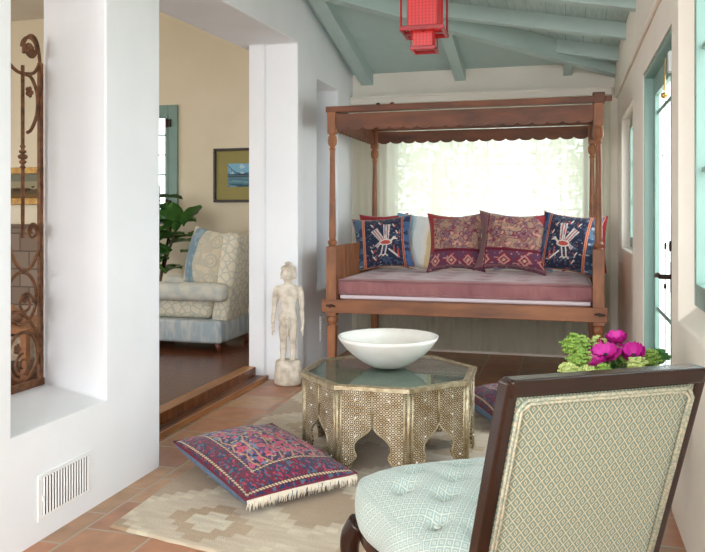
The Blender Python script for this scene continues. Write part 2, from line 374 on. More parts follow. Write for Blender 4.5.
# windows and door
def casement(name, axis, pos, a0, a1, z0, z1, cols, rows, fw=.06, mun=.02, dep=.05, glass_=M_glass, m=M_tealframe):
    """axis 'x': the pane lies in a plane X=pos (a = Y); axis 'y': in a plane Y=pos (a = X)"""
    def bx(bm, u0, u1, w0, w1, p0, p1):
        if axis == 'x': box(bm, p0, p1, u0, u1, w0, w1)
        else: box(bm, u0, u1, p0, p1, w0, w1)
    root = empty(name); structure(root)
    bm = bmesh.new()
    bx(bm, a0, a0+fw, z0, z1, pos, pos+dep); bx(bm, a1-fw, a1, z0, z1, pos, pos+dep)
    bx(bm, a0+fw, a1-fw, z0, z0+fw, pos, pos+dep); bx(bm, a0+fw, a1-fw, z1-fw, z1, pos, pos+dep)
    shell(bm, 'window_frame', m, root, bevel=.005)
    bm = bmesh.new(); g = fw; s = .035
    q0, q1 = pos+.012, pos+dep-.012
    A0, A1, Z0, Z1 = a0+g, a1-g, z0+g, z1-g
    bx(bm, A0, A0+s, Z0, Z1, pos-.008, q1); bx(bm, A1-s, A1, Z0, Z1, pos-.008, q1); bx(bm, A0+s, A1-s, Z0, Z0+s, pos-.008, q1); bx(bm, A0+s, A1-s, Z1-s, Z1, pos-.008, q1)
    for i in range(1, cols):
        c = A0+(A1-A0)*i/cols; bx(bm, c-mun/2, c+mun/2, Z0+s, Z1-s, q0, q1)
    for i in range(1, rows):
        c = Z0+(Z1-Z0)*i/rows; bx(bm, A0+s, A1-s, c-mun/2, c+mun/2, q0+.001, q1-.001)
    shell(bm, 'sash', m, root, bevel=.003)
    bm = bmesh.new(); pm = (q0+q1)/2; bx(bm, A0+.01, A1-.01, Z0+.01, Z1-.01, pm-.002, pm+.002); shell(bm, 'pane', glass_, root)
    return root
casement('window_1', 'x', .50, 1.9, 3.32, .935, 2.5, 2, 3)
casement('window_2', 'x', .52, 5.62, 6.72, 1.035, 2.095, 2, 3, fw=.05, dep=.035)
casement('window_3', 'y', YF+.10, -1.68, .25, .855, 2.275, 4, 3)
w4 = casement('window_4', 'y', LY-.03, -5.0, -4.06, 1.2, 2.5, 2, 5, fw=.11, mun=.018)
for z in (1.42, 2.3):
    bm = bmesh.new(); box(bm, -4.19, -4.13, LY-.055, LY-.028, z-.04, z+.04); tube(bm, [(-4.17,LY-.055,z-.05),(-4.17,LY-.055,z+.05)], .008)
    shell(bm, 'window_hinge', M_bronze, w4)
# door
dr = structure(empty('door_1'))
bm = bmesh.new()
box(bm, XR+.005, .53, 4.855, 4.878, 0, 2.14); box(bm, XR+.005, .53, 3.602, 3.625, 0, 2.14); box(bm, XR+.005, .53, 3.625, 4.855, 2.115, 2.14)
shell(bm, 'door_frame', M_tealframe, dr, bevel=.003)
bm = bmesh.new()
d0, d1 = .505, .53
box(bm, d0, d1, 4.76, 4.852, .02, 2.11); box(bm, d0, d1, 3.628, 4.08, .02, 2.11)
box(bm, d0, d1, 4.08, 4.76, 2.0, 2.11); box(bm, d0, d1, 4.08, 4.76, .02, .24)
for z in (.75,1.9): box(bm, .518, .523, 4.08, 4.76, z-.012, z+.012)
box(bm, .5195, .5225, 4.41, 4.43, .24, 2.0)
shell(bm, 'door_leaf', M_tealframe, dr, bevel=.004)
bm = bmesh.new(); box(bm, .523, .527, 4.07, 4.77, .23, 2.01); shell(bm, 'pane', M_glass, dr)
hy = 3.955
bm = bmesh.new(); box(bm, .492, .506, hy-.028, hy+.028, .92, 1.07)
tube(bm, [(.506,hy,1.0),(.445,hy,1.0)], .012, 10); tube(bm, spline([(.445,hy-.01,1.0),(.437,hy+.05,1.006),(.44,hy+.13,.996)]), [.012]*16+[.007], 10)
tube(bm, [(.47,hy,.955),(.46,hy,.955)], .012, 10); shell(bm, 'door_handle', M_bronze, dr, smooth=True, autos=40)
bm = bmesh.new(); lathe_pts = [(.505,hy,1.15),(.485,hy,1.15)]; tube(bm, lathe_pts, .026, 14); box(bm, .462, .471, hy-.004, hy+.004, 1.135, 1.165); shell(bm, 'deadbolt', M_bronze, dr)
bm = bmesh.new(); box(bm, .478, .505, 3.92, 3.97, 1.99, 2.09); shell(bm, 'contact_sensor', M_whitemetal, dr, bevel=.004)
bm = bmesh.new(); tube(bm, [(.485,4.10,2.09),(.485,4.14,1.93)], .004); shell(bm, 'stay_rod', M_brass, dr)
bm = bmesh.new(); ball(bm, (.483,4.15,1.91), .017, 2); shell(bm, 'stay_knob', M_brass, dr, smooth=True)
# ------------------------------------------------------------ sheer curtain
m, nt, b = newmat('sheer linen'); nt.nodes.remove(b); out = nt.nodes['Material Output']
df = N(nt, 'ShaderNodeBsdfDiffuse'); df.inputs[0].default_value = rgba(lin(226,220,202)); tl = N(nt, 'ShaderNodeBsdfTranslucent'); tl.inputs[0].default_value = rgba(lin(206,206,192))
tp = N(nt, 'ShaderNodeBsdfTransparent'); mA = N(nt, 'ShaderNodeMixShader'); mA.inputs[0].default_value = .55; mB = N(nt, 'ShaderNodeMixShader'); mB.inputs[0].default_value = .12
nt.links.new(df.outputs[0], mA.inputs[1]); nt.links.new(tl.outputs[0], mA.inputs[2]); nt.links.new(mA.outputs[0], mB.inputs[1]); nt.links.new(tp.outputs[0], mB.inputs[2]); nt.links.new(mB.outputs[0], out.inputs[0])
M_sheer = m
bm = bmesh.new(); prev = None
for i in range(301):
    x = -2.0+2.385*i/300; dy = .010*sin(x*47+2*sin(x*5))+.006*sin(x*83+1)
    row = [bm.verts.new((x, YF-.06+dy*(.5+.5*(1-k/6)), .03+2.345*k/6)) for k in range(7)]
    if prev:
        for k in range(6): bm.faces.new((prev[k],row[k],row[k+1],prev[k+1]))
    prev = row
tag(shell(bm, 'sheer_curtain', M_sheer, smooth=True), 'full-width cream sheer curtain hanging from the board behind the carved daybed', 'curtain')
# ------------------------------------------------------------ garden trees outside
M_leaf = mat('garden leaves', lin(120,150,90), .7, c2=lin(80,120,60), vs=4)
M_bark = mat('bark', lin(110,92,74), .9, c2=lin(80,66,52), vs=12)
def tree(x, y, h, r, label):
    root = tag(empty('garden_tree', (x,y,-.15)), label, 'tree', 'trees beyond the curtained window')
    bm = bmesh.new(); tube(bm, [(0,0,0),(.05,0,h*.4),(-.04,.05,h*.75)], [.12,.09,.05], 10); shell(bm, 'trunk', M_bark, root, smooth=True)
    bm = bmesh.new()
    for k in range(900):
        v = Vector((random.gauss(0,1),random.gauss(0,1),random.gauss(0,1))).normalized()*r*random.uniform(.4,1)
        c = v+Vector((0,0,h*.75)); a = Vector((random.gauss(0,1),random.gauss(0,1),random.gauss(0,1))).normalized(); b_ = a.orthogonal().normalized()
        s = random.uniform(.05,.10); bm.faces.new([bm.verts.new(c+a*s), bm.verts.new(c+b_*s*.5), bm.verts.new(c-a*s), bm.verts.new(c-b_*s*.5)])
    shell(bm, 'foliage', M_leaf, root)
tree(-1.9, 11.5, 3.0, 1.1, 'leafy tree seen faintly through the left half of the sheer curtain')
tree(.3, 12.3, 3.2, 1.1, 'leafy tree seen faintly through the right half of the sheer curtain')

# ------------------------------------------------------------ patterns (numpy)
def L(*c): return np.array(lin(*c))
def vnoise(U, V, s, seed):
    r = np.random.RandomState(seed); T = r.rand(64,64); a = U*s; b = V*s
    i = np.floor(a).astype(int); j = np.floor(b).astype(int); fa = a-i; fb = b-j; fa = fa*fa*(3-2*fa); fb = fb*fb*(3-2*fb)
    g = lambda p, q: T[p%64, q%64]
    return (g(i,j)*(1-fa)+g(i+1,j)*fa)*(1-fb)+(g(i,j+1)*(1-fa)+g(i+1,j+1)*fa)*fb
def put(C, mask, col): C[mask] = col
def segd(U, V, x0, y0, x1, y1):
    dx, dy = x1-x0, y1-y0; t = np.clip(((U-x0)*dx+(V-y0)*dy)/(dx*dx+dy*dy+1e-9), 0, 1); return np.hypot(U-x0-t*dx, V-y0-t*dy)
def pat_persian(U, V, seed=1):
    C = np.zeros(U.shape+(3,)); C[:] = L(46,40,74)
    n = vnoise(U,V,34,seed); put(C, n > .62, L(96,60,112)); n = vnoise(U,V,40,seed+1); put(C, n > .7, L(104,128,150)); n = vnoise(U,V,44,seed+2); put(C, n > .74, L(196,84,116))
    n = vnoise(U,V,40,seed+7); put(C, n > .82, L(198,170,140))
    # branches
    r = np.random.RandomState(seed)
    for k in range(7):
        x = .28+.1*k; y = .2
        for s in range(9):
            x2 = x+r.uniform(-.05,.05); y2 = y+.085; put(C, segd(U,V,x,y,x2,y2) < .007, L(186,142,108)); 
            if r.rand() < .7: put(C, segd(U,V,x,y,x+r.uniform(-.08,.08),y+.05) < .005, L(176,130,100))
            x, y = x2, y2
    for k in range(70):                    # pink rosettes
        x, y = r.uniform(.25,.98), r.uniform(.24,.98); q = r.uniform(.016,.028)
        if k < 14: x, y, q = .42+.085*(k%7), .30+.085*(k//7)+.02*(k%2), .030
        d = np.hypot(U-x, V-y); a = np.arctan2(V-y, U-x); put(C, d < q*(1+.15*np.cos(5*a)), L(200,84,104)); put(C, d < q*.35, L(150,40,70))
    # borders along v<.2 and u<.2
    bd = (V < .2) | (U < .2) | (U > .985) | (V > .99)
    put(C, bd, L(108,28,52)); n = vnoise(U,V,50,seed+3); put(C, bd & (n > .55), L(40,50,84)); n = vnoise(U,V,60,seed+4); put(C, bd & (n > .75), L(74,98,118)); put(C, bd & (vnoise(U,V,62,seed+5) > .8), L(176,52,80))
    for c0, w in ((.195,.013), (.03,.013)):
        e = np.minimum(np.abs(V-c0)+10*(U < c0-w), np.abs(U-c0)+10*(V < c0-w))
        put(C, e < w, L(44,26,30)); st = (np.floor((U+V)*70) % 2 == 0)
        put(C, (e < w*.72) & st, L(214,188,154)); put(C, (e < w*.72) & ~st, L(120,92,90))
    return C
def pat_bird(U, V, seed=3):
    C = np.zeros(U.shape+(3,)); C[:] = L(40,44,64)
    n = vnoise(U,V,26,seed); put(C, n > .74, L(62,76,100)); put(C, vnoise(U,V,40,seed+1) > .88, L(150,150,150)); put(C, vnoise(U,V,34,seed+2) > .9, L(150,70,58))
    side = U < .17; put(C, side, L(84,104,126)); put(C, side & (vnoise(U,V,16,seed+4) > .5), L(52,68,92)); put(C, side & (vnoise(U,V,22,seed+5) > .8), L(150,160,168))
    side = U > .87; put(C, side, L(66,92,130)); put(C, side & (vnoise(U,V,16,seed+6) > .6), L(40,52,80))
    for c0 in (.19,.85):
        put(C, np.abs(U-c0) < .022, L(204,128,96)); put(C, np.abs(U-c0) < .008, L(120,50,44))
    W, R, G = L(206,196,188), L(176,76,66), L(120,138,150); U = (U-.54)/.82+.54; V = (V-.5)/.85+.5
    def feathers(x0, y0, x1, y1, w, n):
        dx, dy = x1-x0, y1-y0; l = sqrt(dx*dx+dy*dy); tx, ty = dx/l, dy/l
        s = (U-x0)*tx+(V-y0)*ty; q = -(U-x0)*ty+(V-y0)*tx; ins = (s > 0) & (s < l) & (np.abs(q) < w*(.6+.4*s/l))
        put(C, ins, G); st = np.floor(q/w*n).astype(int) % 3; put(C, ins & (st == 0), W); put(C, ins & (st == 1), R); put(C, ins & (np.abs(np.abs(q)-w*(.6+.4*s/l)) < .014), W)
    feathers(.50,.48,.34,.74,.075,4.5); feathers(.58,.52,.60,.86,.075,4.5)
    body = ((U-.56)/.13)**2+((V-.45)/.065)**2 < 1; put(C, body, W); put(C, ((U-.56)/.105)**2+((V-.45)/.042)**2 < 1, R)
    put(C, segd(U,V,.66,.47,.72,.53) < .022, W); put(C, np.hypot(U-.735,V-.535) < .035, W); put(C, segd(U,V,.75,.53,.79,.51) < .012, W)
    for x in (.50,.58): put(C, segd(U,V,x,.4,x-.05,.2) < .012, W); put(C, segd(U,V,x-.05,.2,x-.1,.16) < .011, W); put(C, segd(U,V,x-.05,.2,x,.16) < .011, W)
    feathers(.44,.44,.36,.36,.04,3)
    for x0, x1, y in ((.62,.72,.2),(.70,.80,.12)): put(C, segd(U,V,x0,y+.1,x1,y) < .016, W); put(C, segd(U,V,x1,y+.16,x1,y) < .013, R)
    for x, y in ((.28,.88),(.44,.93),(.72,.86),(.78,.70),(.26,.3),(.3,.14)):
        put(C, segd(U,V,x,y,x+.04,y-.07) < .012, W); put(C, segd(U,V,x+.04,y-.07,x+.07,y-.02) < .009, R)
    return C
def pat_birdm(U, V): return pat_bird(1-U, V, 13)
def pat_kilim(U, V, seed=5, corner=0):
    C = np.zeros(U.shape+(3,)); C[:] = L(160,130,110)
    put(C, vnoise(U,V,12,seed) > .55, L(140,104,96)); f = vnoise(U,V,15,seed+1); put(C, np.abs(f-.5) < .05, L(120,50,66)); f2 = vnoise(U,V,18,seed+2); put(C, np.abs(f2-.55) < .04, L(98,78,106)); put(C, vnoise(U,V,26,seed+3) > .82, L(196,140,120))
    for x, y, r in ((.3,.6,.09),(.68,.6,.09),(.5,.82,.07),(.2,.85,.06),(.8,.86,.06)):
        d = np.hypot(U-x, V-y); r = r*(1+.25*np.cos(4*np.arctan2(V-y,U-x))); put(C, np.abs(d-r) < .010, L(124,64,72)); put(C, np.abs(d-r*.5) < .010, L(112,84,104)); put(C, d < r*.2, L(110,50,60))
    band = V < .32; put(C, band, L(96,58,80)); t = (U*3.5) % 1; dd = np.abs(t-.5)*.29+np.abs(V-.16)*.9
    put(C, band & (dd < .13), L(128,42,56)); put(C, band & (dd < .095), L(178,134,128)); put(C, band & (dd < .06), L(120,38,52)); put(C, band & (dd < .03), L(196,164,140))
    put(C, band & (vnoise(U,V,30,seed+6) > .78), L(172,120,118)); put(C, np.abs(V-.335) < .022, L(100,30,44)); put(C, np.abs(V-.05) < .018, L(120,84,88))
    if corner == 0: put(C, (U < .1+.0*V) & (V > .3), L(150,52,52)); put(C, (V > .9) & (U < .45), L(150,52,52))
    if corner == 1: put(C, (U < .13) & (V > .05), L(120,86,90)); put(C, np.abs(U-.15) < .012, L(100,30,44)); put(C, (1-U)+(1-V)*.9 < .26, L(146,48,56))
    return C
def pat_kilim2(U, V): return pat_kilim(U, V, 25, 1)
def pat_stripe(U, V):
    C = np.zeros(U.shape+(3,)); C[:] = L(222,226,224); w = .01*np.sin(V*14); X = U+w
    put(C, X < .36, L(150,180,192)); put(C, X < .18, L(116,156,178)); put(C, (X > .36) & (X < .42), L(188,204,208)); put(C, X > .70, L(228,206,158)); put(C, X > .9, L(206,190,160)); put(C, (X > .6) & (X < .70), L(236,232,220)); return C
def pat_plain(col, c2):
    def f(U, V):
        C = np.zeros(U.shape+(3,)); C[:] = L(*col); n = vnoise(U,V,6,9)[..., None]; return C*(1-n*.3)+L(*c2)*n*.3
    return f
def pat_tapestry(U, V):
    C = np.zeros(U.shape+(3,)); C[:] = L(206,196,172)
    put(C, vnoise(U,V,9,3) > .55, L(192,184,164)); d = np.hypot((U*3+.0)%1-.5, (V*3)%1-.5); put(C, np.abs(d-.32) < .05, L(182,180,164)); put(C, np.abs(d-.16) < .03, L(184,180,160))
    put(C, (np.abs(V-.02) < .012), L(150,150,140)); b = (U > .12) & (U < .42); put(C, b, L(116,142,156)); put(C, b & (vnoise(U,V,14,8) > .58), L(140,162,170)); put(C, U < .07, L(196,170,130)); return C

M_kilim = attrmat('woven kilim wool'); M_ikat = attrmat('handwoven cotton', bump=.3)
def setcol(o, cols):
    a = o.data.color_attributes.new('Col', 'FLOAT_COLOR', 'POINT'); a.data.foreach_set('color', np.hstack([cols, np.ones((len(cols),1))]).ravel().astype(np.float32))
def cushion(name, w, h, T, pat, mats, M, parent=None, n=64, pinch=.07, seed=0, bexp=.55):
    """square pillow in local XY, front face to +Z; M places it"""
    s = np.linspace(-1,1,n+1); V, U = np.meshgrid(s, s, indexing='ij')
    px = w/2*U*(1-pinch*(1-V**2)*np.abs(U)**3); py = h/2*V*(1-pinch*(1-U**2)*np.abs(V)**3)
    prof = ((1-np.abs(U)**2.2)*(1-np.abs(V)**2.2)); z = T/2*np.clip(prof,0,1)**.55; zb = T/2*np.clip(prof,0,1)**bexp
    wr = (vnoise((U+1)/2,(V+1)/2,5,seed+40)-.5)*T*.14*prof
    colF = pat((U+1)/2, (V+1)/2); verts = []; cols = []
    for sgn in (1,-1):
        zz = z+wr if sgn > 0 else wr-zb
        verts.append(np.stack([px,py,zz],-1).reshape(-1,3)); cols.append(colF.reshape(-1,3))
    N1 = (n+1)**2; idx = np.arange(N1).reshape(n+1,n+1); faces = []; mi = []
    for i in range(n):
        for j in range(n):
            faces.append((idx[i,j],idx[i,j+1],idx[i+1,j+1],idx[i+1,j])); mi.append(0)
    border = set(idx[0].tolist()+idx[-1].tolist()+idx[:,0].tolist()+idx[:,-1].tolist())
    mp = lambda k: k if k in border else k+N1
    for i in range(n):
        for j in range(n):
            faces.append(tuple(mp(int(k)) for k in (idx[i,j],idx[i+1,j],idx[i+1,j+1],idx[i,j+1]))); mi.append(1)
    used = sorted({int(k) for f in faces for k in f}); rem = {k: i for i, k in enumerate(used)}
    allv = np.vstack(verts); allc = np.vstack(cols)
    me = bpy.data.meshes.new(name); me.from_pydata([tuple(allv[k]) for k in used], [], [tuple(rem[int(k)] for k in f) for f in faces])
    o = bpy.data.objects.new(name, me); COL.objects.link(o)
    for mm in mats: me.materials.append(mm)
    me.polygons.foreach_set('material_index', mi if len(mats) > 1 else [0]*len(mi)); me.polygons.foreach_set('use_smooth', [True]*len(mi)); me.update()
    setcol(o, allc[used]); o.matrix_world = M
    if parent: o.parent = parent
    # edge cord
    return o
def edgecord(root, w, h, m, pinch=.07, r=.004, name='piping', n=16):
    pts = []
    def pt(U, V): return (w/2*U*(1-pinch*(1-V*V)*abs(U)**3), h/2*V*(1-pinch*(1-U*U)*abs(V)**3), 0)
    s = [-1+2*i/n for i in range(n)]
    for a in s: pts.append(pt(a,-1))
    for a in s: pts.append(pt(1,a))
    for a in s: pts.append(pt(-a,1))
    for a in s: pts.append(pt(-1,-a))
    pts.append(pts[0]); bm = bmesh.new(); tube(bm, pts, r, 6); o = shell(bm, name, m, root, smooth=True); return o
def stand(loc, yaw, tilt, roll=0):         # pillow front turned to -Y, leaning back
    return Matrix.Translation(loc) @ Matrix.Rotation(yaw,4,'Z') @ Matrix.Rotation(pi/2-tilt,4,'X') @ Matrix.Rotation(roll,4,'Z')

# ------------------------------------------------------------ daybed
DX0, DX1, DY0, DY1 = -1.745, .225, 5.64, 7.0
bed = tag(empty('canopy_daybed', ((DX0+DX1)/2, (DY0+DY1)/2, 0)), 'carved teak canopy daybed with turned posts and scalloped valance', 'daybed')
ox, oy = bed.location.x, bed.location.y
def sq(bm, a, z0, z1, a2=None):
    a2 = a2 or a; A = [bm.verts.new((sx*a,sy*a,z0)) for sx, sy in ((-1,-1),(1,-1),(1,1),(-1,1))]; B = [bm.verts.new((sx*a2,sy*a2,z1)) for sx, sy in ((-1,-1),(1,-1),(1,1),(-1,1))]
    bridge(bm, A, B); bm.faces.new(A[::-1]); bm.faces.new(B)
def post_mesh():
    bm = bmesh.new()
    lathe(bm, [(.020,0),(.028,.02),(.022,.05),(.030,.07)], 16)
    sq(bm, .026, .07, .44, .034)
    lathe(bm, [(.030,.44),(.024,.45),(.040,.47),(.042,.49),(.036,.51),(.028,.52)], 20)
    sq(bm, .040, .52, 1.055)
    lathe(bm, [(.038,1.055),(.026,1.065),(.036,1.08),(.036,1.095),(.024,1.11),(.027,1.14),(.026,1.3),(.021,1.6),(.019,1.80),(.026,1.81),(.019,1.82),(.019,1.83),(.034,1.85),(.037,1.88),(.032,1.91),(.022,1.92),(.030,1.93)], 20)
    sq(bm, .033, 1.93, 2.10)
    return bm
p0 = shell(post_mesh(), 'post', M_wood, bed, smooth=True, autos=35, bevel=.003); p0.location = (DX0-ox, DY0-oy, 0)
for x, y in ((DX1,DY0),(DX0,DY1),(DX1,DY1)):
    p = p0.copy(); COL.objects.link(p); p.parent = bed; p.location = (x-ox, y-oy, 0)
def bedbox(name, m, *b, bevel=.004):
    bm = bmesh.new(); box(bm, b[0]-ox, b[1]-ox, b[2]-oy, b[3]-oy, b[4], b[5]); return shell(bm, name, m, bed, bevel=bevel)
for y in (DY0, DY1):
    bedbox('rail', M_woodh, DX0-.075, DX1+.06, y-.022-(.022 if y == DY0 else 0), y+.018, .545, .647)
for x in (DX0, DX1): bedbox('rail', M_woodh, x-.02, x+.02, DY0, DY1+.05, .55, .64)
bedbox('slat_base', M_woodh, DX0+.02, DX1-.02, DY0+.02, DY1-.02, .60, .648)
for x in (DX0, DX1): bedbox('side_panel', M_wood, x-.014, x+.014, DY0+.035, DY1-.035, .64, 1.06)
for x in (DX0, DX1):                       # iron wedge bolts through the rail
    bm = bmesh.new(); tube(bm, [(x-ox+.005,DY0-oy-.05,.60),(x-ox+.005,DY0-oy-.075,.60)], .014, 10); tube(bm, [(x-ox-.03,DY0-oy-.065,.602),(x-ox+.04,DY0-oy-.065,.598)], .007, 8); shell(bm, 'bolt', M_bronze, bed)
for y, e in ((DY0, .10), (DY1, .06)):
    bedbox('canopy_rail', M_woodv, DX0-.045, DX1-.034 if y == DY0 else DX1+.07, y-.035, y+.035, 2.095, 2.14)
for x in (DX0, DX1): bedbox('canopy_rail', M_woodv, x-.03, x+.03, DY0+.035, DY1+.07, 2.096, 2.138)
bedbox('post_cap', M_woodv, DX1-.042, DX1+.042, DY0-.042, DY0+.042, 2.09, 2.165)
bedbox('post_cap', M_woodv, DX1+.042, DX1+.09, DY0-.02, DY0+.02, 2.105, 2.14)
def valance(x0, x1, y, z0, z1, along='x', n=9, dep=.016):
    bm = bmesh.new(); pts = [(x0,z1)]; L_ = x1-x0
    for i in range(n):
        for k in range(9):
            t = k/8; u = x0+L_*(i+t)/n
            zz = z0+.022*(1-sin(pi*t)**.6) - (.0)
            if t in (0,1): zz = z0+.021
            pts.append((u, zz))
    pts.append((x1,z1)); q = []
    for p in pts:
        if not q or (abs(p[0]-q[-1][0])+abs(p[1]-q[-1][1])) > 1e-6: q.append(p)
    if along == 'x': prism(bm, [(a-ox,b_) for a, b_ in q], 1, y-dep/2-oy, y+dep/2-oy)
    else: prism(bm, [(a-oy,b_) for a, b_ in q], 0, y-dep/2-ox, y+dep/2-ox)
    return shell(bm, 'valance', M_woodv, bed)
valance(DX0+.034, DX1-.034, DY0-.012, 1.955, 2.082, n=18); valance(DX0+.034, DX1-.034, DY1-.01, 1.97, 2.085, n=16)
valance(DY0+.034, DY1-.034, DX0, 1.955, 2.085, 'y', n=15); valance(DY0+.034, DY1-.034, DX1, 1.955, 2.085, 'y', n=15)
for i in range(2):
    bm = bmesh.new(); ball(bm, (-1.38+.11*i-ox, DY0-oy, 2.147), .018, 2, (1,.8,.7)); tube(bm, [(-1.38+.11*i-ox, DY0-oy, 2.13),(-1.38+.11*i-ox, DY0-oy, 2.15)], .008); shell(bm, 'knob', M_bronze if i == 0 else M_woodv, bed, smooth=True)
# mattress
M_matt = mat('dusty rose velvet', lin(160,108,108), .85, c2=lin(138,86,90), vs=6, bump=.2, bs_=120, sheen=.35)
M_sheet = mat('lilac white cotton', lin(222,206,212), .85)
mx0, mx1, my0, my1 = DX0+.045, DX1-.045, DY0+.03, DY1-.05
mt = tag(empty('daybed_mattress', ((mx0+mx1)/2,(my0+my1)/2,.648)), 'dusty rose tufted box mattress lying on the carved daybed', 'mattress'); qx, qy = mt.location.x, mt.location.y
bm = bmesh.new(); box(bm, mx0-qx+.005, mx1-qx-.005, my0-qy, my1-qy, 0, .032); shell(bm, 'underpad', M_sheet, mt, bevel=.012, seg=3)
bm = bmesh.new(); nx, ny = 110, 70; tb = [(i*.30-.75, j*.30-.42+.0) for i in range(6) for j in range(4)]
W2, H2 = (mx1-mx0)/2, (my1-my0)/2; G = []
for j in range(ny+1):
    row = []
    for i in range(nx+1):
        x = -W2+2*W2*i/nx; y = -H2+2*H2*j/ny; e = min(W2-abs(x), H2-abs(y)); z = .158-.018*max(0, 1-e/.05)**2
        z -= sum(.022*exp(-((x-a)**2+(y-b_)**2)/.0035) for a, b_ in tb if abs(x-a) < .2 and abs(y-b_) < .2)
        z += .004*noise.noise(Vector((x*5,y*5,0)))
        row.append(bm.verts.new((x,y,z)))
    G.append(row)
for j in range(ny):
    for i in range(nx): bm.faces.new((G[j][i],G[j][i+1],G[j+1][i+1],G[j+1][i]))
per = [G[0][i] for i in range(nx+1)]+[G[j][nx] for j in range(1,ny+1)]+[G[ny][i] for i in range(nx-1,-1,-1)]+[G[j][0] for j in range(ny-1,0,-1)]
last = per; rows = 5
for k in range(1, rows+1):
    cur = []
    for q, v in enumerate(per):
        pl_ = .006*sin(q*1.9+sin(q*.7))*sin(pi*k/(rows+1)) + .008*sin(pi*k/rows)
        x = v.co.x*(1+pl_/W2); y = v.co.y*(1+pl_/H2); cur.append(bm.verts.new((x,y,v.co.z+(.03-v.co.z)*k/rows)))
    for q in range(len(per)): bm.faces.new((last[q],last[(q+1)%len(per)],cur[(q+1)%len(per)],cur[q]))
    last = cur
bm.faces.new(last); shell(bm, 'cover', M_matt, mt, smooth=True)
for z, r in ((.142,.010),(.04,.009)):
    bm = bmesh.new(); a, b_ = W2+.002, H2+.002
    tube(bm, [(-a,-b_,z),(a,-b_,z),(a,b_,z),(-a,b_,z),(-a,-b_,z)], r, 8); shell(bm, 'piping', M_matt, mt, smooth=True)

# cushions on the daybed
GC = 'scatter cushions along the daybed'
def seatc(name, px, py, d, w, h, T, yaw, tilt, roll, pat, mats, label, pinch=.12, seed=0, n=64, cord=None):
    p = at(px, py, d); o = cushion(name, w, h, T, pat, mats, stand(p, radians(yaw), radians(tilt), radians(roll)), n=n, pinch=pinch, seed=seed)
    zmin = min((o.matrix_world @ v.co).z for v in o.data.vertices); o.location.z += .805-zmin
    tag(o, label, 'cushion', GC); bpy.context.view_layer.update()
    if cord is not None: edgecord(o, w, h, cord, pinch)
    return o
M_orange = mat('rust cord', lin(176,110,88), .8); M_burg = mat('burgundy cord', lin(112,58,64), .85)
seatc('throw_cushion', 384, 243, 6.93, .46, .51, .12, 4, 10, 2, pat_plain((156,50,56),(130,40,46)), [M_ikat], 'brick red cushion mostly hidden behind the left navy bird cushion', seed=1)
seatc('throw_cushion', 418, 245, 6.84, .46, .48, .15, 2, 14, -7, pat_stripe, [M_ikat], 'soft striped cushion of pale blue, white and straw yellow', seed=2, pinch=.03)
seatc('throw_cushion', 383, 246, 6.68, .53, .48, .18, 8, 18, 5, pat_bird, [M_ikat, M_blue], 'navy cushion with a woven bird at the left end of the daybed', seed=3, n=110, cord=M_orange)
seatc('throw_cushion', 523, 243, 6.68, .52, .52, .12, -2, 10, 0, pat_plain((150,178,206),(120,156,196)), [M_ikat], 'sky blue cushion tucked behind the right burgundy kilim cushion', seed=4)
seatc('throw_cushion', 456, 243, 6.57, .50, .53, .19, 4, 16, 1, pat_kilim, [M_kilim, M_red], 'burgundy kilim cushion with a red left corner, beside the striped one', seed=5, n=110, cord=M_burg, pinch=.15)
seatc('throw_cushion', 585, 243, 6.50, .37, .50, .10, -4, 12, -1, pat_plain((156,50,56),(130,40,46)), [M_ikat], 'brick red cushion peeking out behind the right navy bird cushion', seed=6)
seatc('throw_cushion', 512, 243, 6.36, .60, .53, .20, -4, 18, -3, pat_kilim2, [M_kilim, M_red], 'larger burgundy kilim cushion in front, with a red top right corner', seed=7, n=110, cord=M_burg, pinch=.15)
seatc('throw_cushion', 569, 246, 6.17, .50, .50, .17, -14, 16, -6, pat_birdm, [M_ikat, M_blue], 'navy cushion with a woven bird at the right end by the post', seed=8, n=110, cord=M_orange)

# ------------------------------------------------------------ octagonal coffee table
TZ = .438; TX, TY = -.933, 4.085; TR_, TA = .499, radians(24+180)
tab = tag(empty('octagonal_coffee_table', (TX,TY,.012), TA), 'octagonal embossed metal coffee table with cusped arches and glass top', 'coffee table')
def octa(r, k): return Vector((r*cos(k*pi/4), r*sin(k*pi/4)))
def uvplane(o, fn):
    uvl = o.data.uv_layers.new(name='UVMap')
    for l in o.data.loops: uvl.data[l.index].uv = fn(o.data.vertices[l.vertex_index].co)
RB = .472; SW = 2*RB*sin(pi/8); AP = RB*cos(pi/8)
def panelmesh():
    """panel in local x (width), z up, y = outward thickness; built as two jamb halves with an ogee arch"""
    hw = SW/2-.002; arch = [(.118,0),(.112,.03),(.100,.055),(.086,.075),(.080,.09),(.088,.108),(.094,.128),(.090,.150),(.074,.172),(.050,.190),(.028,.205),(.012,.222),(0,.245)]
    bm = bmesh.new()
    for sg in (-1,1):
        A = [(hw*sg,0)]+[(x*sg,z) for x, z in arch]+[(0,TZ-.022),(hw*sg,TZ-.022)]
        prism(bm, A, 1, -.006, .006)
    bmesh.ops.remove_doubles(bm, verts=bm.verts, dist=1e-5)
    return bm, arch
stud0 = None
